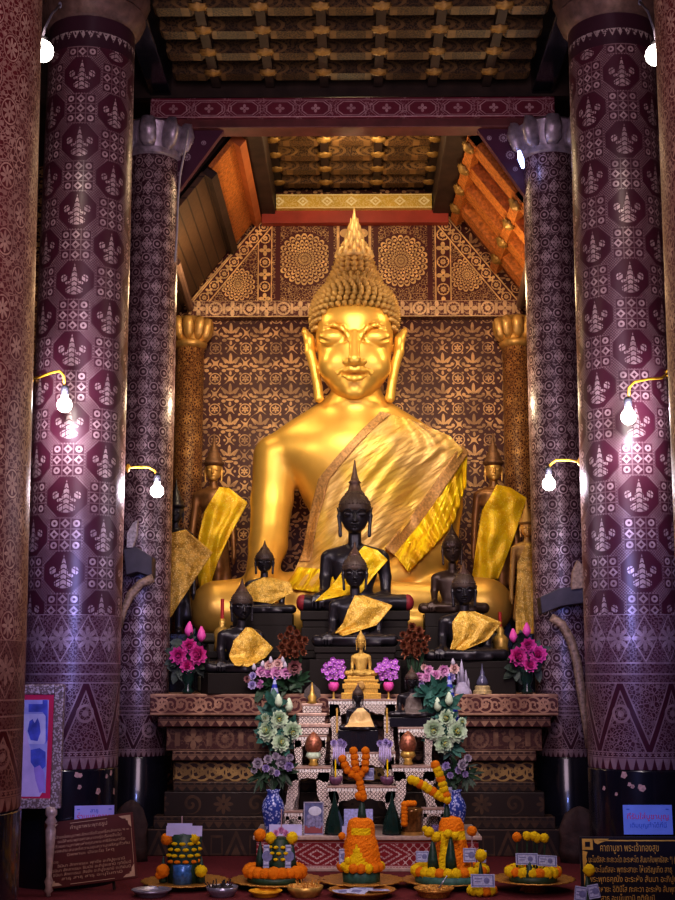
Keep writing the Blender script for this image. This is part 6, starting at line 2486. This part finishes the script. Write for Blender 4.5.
for s, cxp, wpx, py in (('คาถาบูชา พระเจ้าทองสุข', 630, 55, 851.5), ('นะโมตัสสะ ภะคะวะโต อะระหะโต สัมมาสัมพุทธัสสะ *| (7 จบ)', 637, 90, 862.5), ('อะโนตัสสะ พุทธะสายะ ให้เจริญเถิด สาธุ', 634, 72, 872.5), ('พระพุทธคุณัง อะระหัง สัมมา อะภิปูเชมิ', 636, 88, 882), ('สะวาหายะ อิติปิโส ภะคะวา อะระหัง สัมพุทโธ', 636, 84, 892), ('สาธุ อะนุโมทามิ ทุติยัมปิ', 628, 50, 901)):
    p = at(cxp, py, YR)
    text_mesh('script_line', s, .042 if py > 855 else .052, gold_txt, rbd, (p.x - (tl.x + WR / 2), -.003, p.z + .0), (PI / 2, 0, 0), ps(wpx, YR))

# notices taped to the great columns
def notice(label, px0, px1, py0, py1, Y, cols, texts, ry=0):
    a, b_ = at(px0, py1, Y), at(px1, py0, Y)
    w, h = b_.x - a.x, b_.z - a.z
    t = thing('paper_notice', label, 'notice', ((a.x + b_.x) / 2, Y, a.z))
    t.rotation_euler = (math.radians(-2), math.radians(ry), 0)
    MB().box((-w / 2, 0, 0), (w / 2, .003, h)).build('sheet', cols, t)
    for s, m_, zf, wf, sz in texts:
        text_mesh('notice_line', s, h * sz, m_, t, (0, -.0015, h * zf), (PI / 2, 0, 0), w * wf)
    for k in (-1, 1):
        MB().box((k * w * .4 - .008, -.001, h * .84), (k * w * .4 + .008, 0, h * .87)).build('bracket_mark', texts[-1][1], t)
    return t


c2f = C2Y - R2 - .012
red_txt = simple('magenta_lettering', (.62, .04, .22), .6, 0, .1, 10)
blue_txt = simple('blue_lettering', (.02, .10, .55), .6, 0, .1, 10)
ntc = notice('bright blue paper notice with red and blue script, taped on the right great column', 624, 672, 805, 834.5, c2f - .02, simple('blue_lit_paper', (.20, .34, .95), .7, 0, .1, 10), [('ที่รับใส่บูชาบุญ', red_txt, .52, .84, .26), ('เติมบุญทำได้ที่นี่', blue_txt, .24, .74, .22)], 0)
notice('lilac paper notice with magenta script, on the left great column behind the plaque', 74, 114.5, 805.5, 832, c2f - .02, simple('lilac_lit_paper', (.42, .42, .90), .7, 0, .1, 10), [('ร่วมบุญถวาย', red_txt, .46, .86, .34), ('สาธุ', blue_txt, .74, .2, .2)], -1)
# small papery stickers on the black foot of the columns
stk = simple('peach_gold_leaf_patch', (.50, .32, .28), .6, 0, .4, 60)
random.seed(4)
for px, n in ((92, 9), (628, 8)):
    m = MB()
    Xc = xx(80 if px < 300 else 625, C2Y, 400)
    for k in range(n):
        q = at(px + random.uniform(-22, 18), random.uniform(773, 800), C2Y - R2)
        dx = q.x - Xc
        yy = C2Y - math.sqrt(max(.001, (R2 * 1.025) ** 2 - dx * dx)) - .004
        s = random.uniform(.010, .020)
        a = math.asin(max(-1, min(1, dx / R2)))
        c, s2 = math.cos(a), math.sin(a)
        m.add([(q.x + u_ * c * s, yy + u_ * s2 * s, q.z + v_ * s) for u_, v_ in ((-1, -.6), (.2, -1), (1, -.1), (.6, .9), (-.5, 1))], [(0, 1, 2, 3, 4)])
    so = m.build('gold_leaf_patches', stk, bpy.data.objects['lacquered_column' if px < 300 else 'lacquered_column.001'])
    so.matrix_parent_inverse = Matrix.Translation(so.parent.location).inverted()

# framed portrait on its stand
YP = 7.12
tl_, br_ = at(-6, 684.5, YP), at(60.5, 808.5, YP)
pt = thing('framed_portrait', 'large silver-framed bluish portrait with red mat on a turned stand, by the left column', 'picture', ((tl_.x + br_.x) / 2, YP, 0))
ox = pt.location.x
w, z0, z1 = (br_.x - tl_.x) / 2, br_.z, tl_.z
fmt = pattern('silver_carved_frame', lambda nt, u, v: (voro(nt, 75).lt(.40)).max(noise(nt, 60, 3).gt(.58)), (.20, .14, .13), (.62, .52, .52), .4, lmetal=.3, wear=.2)
fw2 = ps(9.5, YP)
MB().box((-w, -.02, z0), (-w + fw2, .02, z1)).box((w - fw2, -.02, z0), (w, .02, z1)).box((-w + fw2, -.02, z0), (w - fw2, .02, z0 + fw2)).box((-w + fw2, -.02, z1 - fw2), (w - fw2, .02, z1)).build('frame', fmt, pt, bevel=.006)
MB().box((-w + fw2 - .004, -.006, z0 + fw2 - .004), (w - fw2 + .004, .004, z1 - fw2 + .004)).build('red_mat', simple('crimson_mat', (.62, .015, .10), .6, 0, .1, 10), pt)
pic = MB()
m1 = fw2 + ps(5, YP)
X0_, X1_, Z0_, Z1_ = -w + m1, w - m1, z0 + m1, z1 - m1


def pp(px, py):
    q = at(px, py, YP)
    return (q.x - ox, q.z)


def patch(pts, mi, d):
    pic.mi = mi
    pic.prism([pp(*q) for q in pts][::-1], -.007 - d, -.006)


pic.mi = 0
pic.box((X0_, -.008, Z0_), (X1_, -.005, Z1_))
patch([(29, 704), (43, 704), (43, 712), (29, 712)], 1, .0015)
patch([(24, 714), (46, 714), (46, 741), (44, 744), (24, 744)], 2, .0015)
patch([(30, 721), (33, 719), (35, 723), (38, 718), (40, 723), (41, 732), (38, 741), (31, 740), (28, 731)], 1, .002)
patch([(43, 700), (48, 700), (48, 740), (46, 744), (46, 716), (43, 712)], 1, .002)
patch([(30, 750), (40, 748), (46, 752), (46, 766), (40, 772), (33, 768), (29, 760)], 1, .002)
patch([(20, 722), (23, 721), (27, 734), (31, 750), (31, 762), (35, 768), (41, 770), (44, 778), (44, 790), (40, 796.5), (20, 796.5)], 3, .0025)
patch([(34, 768), (40, 765), (45, 772), (45, 790), (40, 793), (36, 780)], 4, .003)
pic.build('picture', [simple('photo_pale_blue', (.40, .44, .95), .35, 0, .3, 8), simple('photo_deep_blue', (.10, .14, .60), .35, 0, .4, 15), simple('photo_light_blue', (.58, .60, .98), .35, 0, .2, 15), simple('photo_lilac_robe', (.68, .56, .95), .35, 0, .2, 10), simple('photo_lilac_shade', (.42, .30, .78), .35, 0, .2, 10)], pt)
px_ = pp(50, 850)[0]
for sx in (px_, -px_):
    zt = z0
    MB().lathe([(.030, zt + .01), (.032, zt - .03), (.020, zt - .045), (.034, zt - .07), (.018, zt - .085), (.028, zt - .11), (.020, zt * .45), (.014, .10), (.024, .075), (.016, .05), (.024, .03), (.012, .015), (.012, 0)][::-1], 16, (sx, 0, 0)).build('turned_post', simple('pale_gilt_post', (.52, .40, .33), .4, .25, .3, 30) if 'pale_gilt_post' not in MATS else MATS['pale_gilt_post'], pt, smooth=True)

# ------------------------------------------------------------------ brackets at the slim columns
cb = simple('carved_bracket_wood', (.34, .23, .15), .5, .15, .5, 50, .6, .006)
gbx = simple('grey_box_panel', (.050, .040, .050), .5, 0, .3, 12)
for k, (bxp, curve, fin, lab) in enumerate((
        ([(123, 549), (135, 546), (152, 557), (152, 577), (137, 572), (126, 575)], [(153, 578), (141, 583), (131, 594), (124, 610), (121, 628)], [(127, 548), (127, 534), (133, 523), (138, 520), (137, 536), (133, 548)], 'grey box bracket with carved pale fin and curved rail on the left slim column'),
        ([(540, 597), (560, 588), (584, 586), (584, 603), (562, 606), (542, 614)], [(551, 617), (562, 624), (571, 640), (577, 662), (581, 690), (585, 722), (587, 748)], [(571, 590), (572, 572), (577, 560), (583, 566), (584, 588)], 'dark box bracket with long curved carved rail on the right slim column'))):
    Yk = C3Y - R3 - .19
    a0 = at(*bxp[0], Yk)
    t = thing('carved_bracket', lab, 'bracket', (a0.x, Yk, a0.z))
    pts = [((at(*q, Yk) - t.location).x, (at(*q, Yk) - t.location).z) for q in bxp]
    MB().prism(pts[::-1], 0, .17).build('box_panel', gbx, t, bevel=.006)
    cv = [at(*q, Yk - .0) - t.location for q in curve]
    rr = [ps(4.2, Yk)] * 2 + [ps(4.4, Yk)] * (len(cv) - 4) + [ps(3, Yk), ps(1.5, Yk)]
    MB().tube(cv, rr, 10, .6).build('curved_rail', cb, t, smooth=True)
    pf = [((at(*q, Yk) - t.location).x, (at(*q, Yk) - t.location).z) for q in fin]
    MB().prism(pf[::-1], -.02, .03).build('carved_fin', simple('pale_carving', (.42, .36, .36), .5, .1, .5, 60, .5, .005) if k == 0 else cb, t, bevel=.004)
# rough carved stone lumps at the foot of the slim columns
def stone(label, px, py0, py1, hw, Y, seed):
    p = at(px, py1, Y)
    random.seed(seed)
    H = zz(py0, Y)
    m = MB()
    prof = [(1, 0), (1.08, .22), (.92, .42), (1.0, .6), (.86, .74), (.72, .86), (.4, .95), (.08, 1)]
    ph = [random.uniform(0, 6) for _ in range(4)]
    m.lathe([(ps(hw, Y) * r, H * z) for r, z in prof], 28, sy=.5, wob=lambda a, z: .16 * math.sin(3 * a + ph[0] + z * 6) + .10 * math.sin(5 * a + ph[1] - z * 11) + .05 * math.sin(9 * a + ph[2] + z * 20))
    o = m.build('carved_stone', rock, None, smooth=True)
    o.location = (p.x, Y, 0)
    return tag(o, label, 'stone')


stone('rough brown carved stone guardian in shadow, between the right columns', 581, 806, 862, 20, 8.42, 3)
stone('rough brown carved stone guardian in shadow, between the left columns', 130, 800, 862, 14, 8.42, 8)

# ------------------------------------------------------------------ lamps on brackets
bulb_m, nt, b_ = nodes_mat('glowing_bulb')
b_.inputs['Emission Color'].default_value = (1, .93, .84, 1)
b_.inputs['Emission Strength'].default_value = 22
yb = simple('yellow_bracket', (.70, .42, .03), .5, 0, .2, 20)
dkb = simple('dark_bulb_socket', (.02, .02, .025), .4)
wall_b = simple('grey_wall_bracket', (.25, .24, .32), .5)


def bulb(label, px, py, Y, r, arm, power, col, armmat=None, big=False, name='bulb_lamp'):
    p = at(px, py, Y)
    t = thing(name, label, 'lamp', p, 0, 'bare bulbs on the columns')
    R = ps(r, Y)
    if big:
        MB().ball((0, 0, 0), R, 24, 16).build('glass_globe', bulb_m, t, smooth=True)
        MB().lathe([(R * .5, R * .86), (R * .45, R * 1.3)], 14).build('socket', dkb, t, smooth=True)
    else:
        MB().lathe([(.001, -R), (R * .5, -R * .87), (R * .87, -R * .5), (R, 0), (R * .87, R * .5), (R * .55, R * .86), (R * .42, R * 1.1), (R * .40, R * 1.35)], 24).build('glass_bulb', bulb_m, t, smooth=True)
        MB().lathe([(R * .5, R * 1.35), (R * .55, R * 2.4), (R * .3, R * 2.7)], 14).build('socket', dkb, t, smooth=True)
    pts = [at(x, y, yy) - t.location for x, y, yy in arm]
    MB().tube(pts, [ps(1.3, Y)] * len(pts), 8).build('bracket_arm', armmat or yb, t, smooth=True)
    e = pts[0]
    MB().ball(e, ps(3.2, Y), 10, 8, sc=(.7, 1, 1.3)).build('bracket_plate', armmat or yb, t, smooth=True)
    l = bpy.data.lights.new('bulb_light', 'POINT')
    l.energy = power
    l.color = col
    l.shadow_soft_size = R * .9
    lo = bpy.data.objects.new('bulb_light', l)
    COL.objects.link(lo)
    lo.parent = t
    lo.location = (0, -R * 2.2, 0)
    return t


CO = (.95, .84, 1.0)
bulb('bare bulb on a yellow bracket before the left great column', 64.5, 405, 7.16, 7.6, [(32, 379, 7.48), (40, 377, 7.35), (50, 373, 7.2), (60, 371, 7.16), (64, 376, 7.16), (64.5, 388, 7.16)], 24, CO)
bulb('bare bulb on a yellow bracket before the right great column', 628.5, 417, 7.16, 7.6, [(668, 373, 7.44), (662, 378, 7.3), (648, 379, 7.2), (634, 382, 7.16), (629, 388, 7.16), (628.5, 400, 7.16)], 24, CO)
bulb('smaller bare bulb beside the left slim column', 157, 491, 7.95, 6.6, [(128, 468, 7.72), (136, 467, 7.85), (148, 467, 7.95), (155, 471, 7.95), (157, 479, 7.95)], 13, CO)
bulb('smaller bare bulb beside the right slim column', 549, 484, 7.95, 6.6, [(579.5, 462, 7.70), (570, 460, 7.85), (556, 460, 7.95), (550, 465, 7.95), (549, 473, 7.95)], 13, CO)
bulb('round globe lamp high up behind the leftmost column', 42.5, 51, 6.4, 11.5, [(60, 5, 7.3), (52, 14, 6.8), (45, 28, 6.45), (42, 40, 6.4)], 9, (1, .78, .62), wall_b, True, 'globe_lamp')
bulb('round globe lamp high up behind the rightmost column', 656, 55, 6.4, 11, [(640, 2, 7.3), (648, 12, 6.8), (654, 30, 6.45), (656, 43, 6.4)], 9, (1, .78, .62), wall_b, True, 'globe_lamp')
led = simple('blue_white_led', (.35, .45, 1.0), .4, emit=9)
p0, p1 = at(519, 151, 8.86), at(523, 168, 8.86)
o = MB().tube([p0, (p0 + p1) / 2, p1], [.012, .022, .010], 8).build('blue_led_lamp', led, None, smooth=True)
tag(o, 'tiny blue-white lamp under the right silvered capital', 'lamp')
# loose wire on the left slim column
wpts = [(188, 130), (185, 150), (180, 175), (178, 200), (177, 232), (175, 262)]
o = MB().tube([at(x, y, 8.86) for x, y in wpts], .008, 6).build('hanging_wire', white_wire, None, smooth=True)
tag(o, 'pale wire hanging beside the left slim column', 'wire')
# ------------------------------------------------------------------ camera, light
cam = bpy.data.cameras.new('camera')
cam.sensor_fit = 'VERTICAL'
cam.sensor_height = 36
cam.lens = F / 900 * 36
co = bpy.data.objects.new('camera', cam)
COL.objects.link(co)
co.location = EYE
co.rotation_euler = CROT
SC.camera = co


def lamp(name, kind, loc, energy, col, size=.2, target=None, spot=None, blend=.6, parent=None):
    l = bpy.data.lights.new(name, kind)
    l.energy = energy
    l.color = col
    if kind == 'AREA':
        l.size = size
    elif kind in ('POINT', 'SPOT'):
        l.shadow_soft_size = size
    if spot:
        l.spot_size = math.radians(spot)
        l.spot_blend = blend
    o = bpy.data.objects.new(name, l)
    COL.objects.link(o)
    o.location = loc
    if target is not None:
        o.rotation_euler = (Vector(target) - Vector(loc)).to_track_quat('-Z', 'Y').to_euler()
    return o


WARM = (1.0, .80, .50)
VIO = (.72, .58, 1.0)
lamp('statue_lamp', 'SPOT', (-.55, 7.5, 4.3), 172, WARM, .3, (.1, 10.3, 3.0), 46, .6)
lamp('statue_lamp', 'SPOT', (.55, 7.5, 4.3), 172, WARM, .3, (-.1, 10.3, 3.0), 46, .6)
lamp('gable_fill', 'POINT', (0, 9.7, 5.2), 20, (1, .74, .42), .15)  # added light that brightens the gable; no fitting is built here
lamp('roof_lamp', 'POINT', (-1.05, 9.9, 4.15), 16, (1, .70, .38), .1)
lamp('roof_lamp', 'POINT', (1.05, 9.9, 4.15), 16, (1, .70, .38), .1)
lamp('front_fill', 'AREA', (0, 1.5, 3.4), 104, (1.0, .74, .90), 2.2, (0, 9, 2.2))
lamp('altar_fill', 'SPOT', (-.5, 5.2, 4.2), 260, (1, .85, .76), .25, (-.1, 8.9, 1.25), 34, .8)  # added pair of fill spots to brighten the altar front and its statues
lamp('altar_fill', 'SPOT', (.6, 5.2, 4.2), 260, (1, .85, .76), .25, (.1, 8.9, 1.25), 34, .8)
lamp('tray_fill', 'SPOT', (0, 4.6, 3.0), 140, (1, .78, .80), .3, (0, 7.6, .25), 38, .9)  # added fill spot for the trays and marigold cones
lamp('blue_lamp', 'SPOT', (-.75, 4.6, 1.7), 130, (.26, .34, 1.0), .12, (-1.6, 7.6, 1.55), 26, .7)
lamp('blue_lamp', 'SPOT', (.75, 4.6, 1.7), 130, (.26, .34, 1.0), .12, (1.6, 7.6, 1.55), 26, .7)
lamp('blue_lamp', 'SPOT', (-1.0, 5.2, 1.1), 42, (.30, .38, 1.0), .1, (-1.68, 7.2, .75), 34, .8)
lamp('blue_lamp', 'SPOT', (.9, 5.2, 1.0), 42, (.26, .36, 1.0), .1, (1.62, 7.3, .55), 30, .8)
lamp('side_fill', 'POINT', (-1.0, 9.2, 3.1), 9, WARM, .08)  # added warm points that lift the standing figures
lamp('side_fill', 'POINT', (1.0, 9.2, 3.1), 9, WARM, .08)
w = bpy.data.worlds.new('hall_ambience')
SC.world = w
w.use_nodes = True
w.node_tree.nodes['Background'].inputs[0].default_value = (.50, .36, .62, 1)
w.node_tree.nodes['Background'].inputs[1].default_value = .08
SC.view_settings.view_transform = 'Standard'
try:
    SC.view_settings.look = 'Medium High Contrast'
except TypeError:
    SC.view_settings.look = 'None'
SC.view_settings.exposure = 0
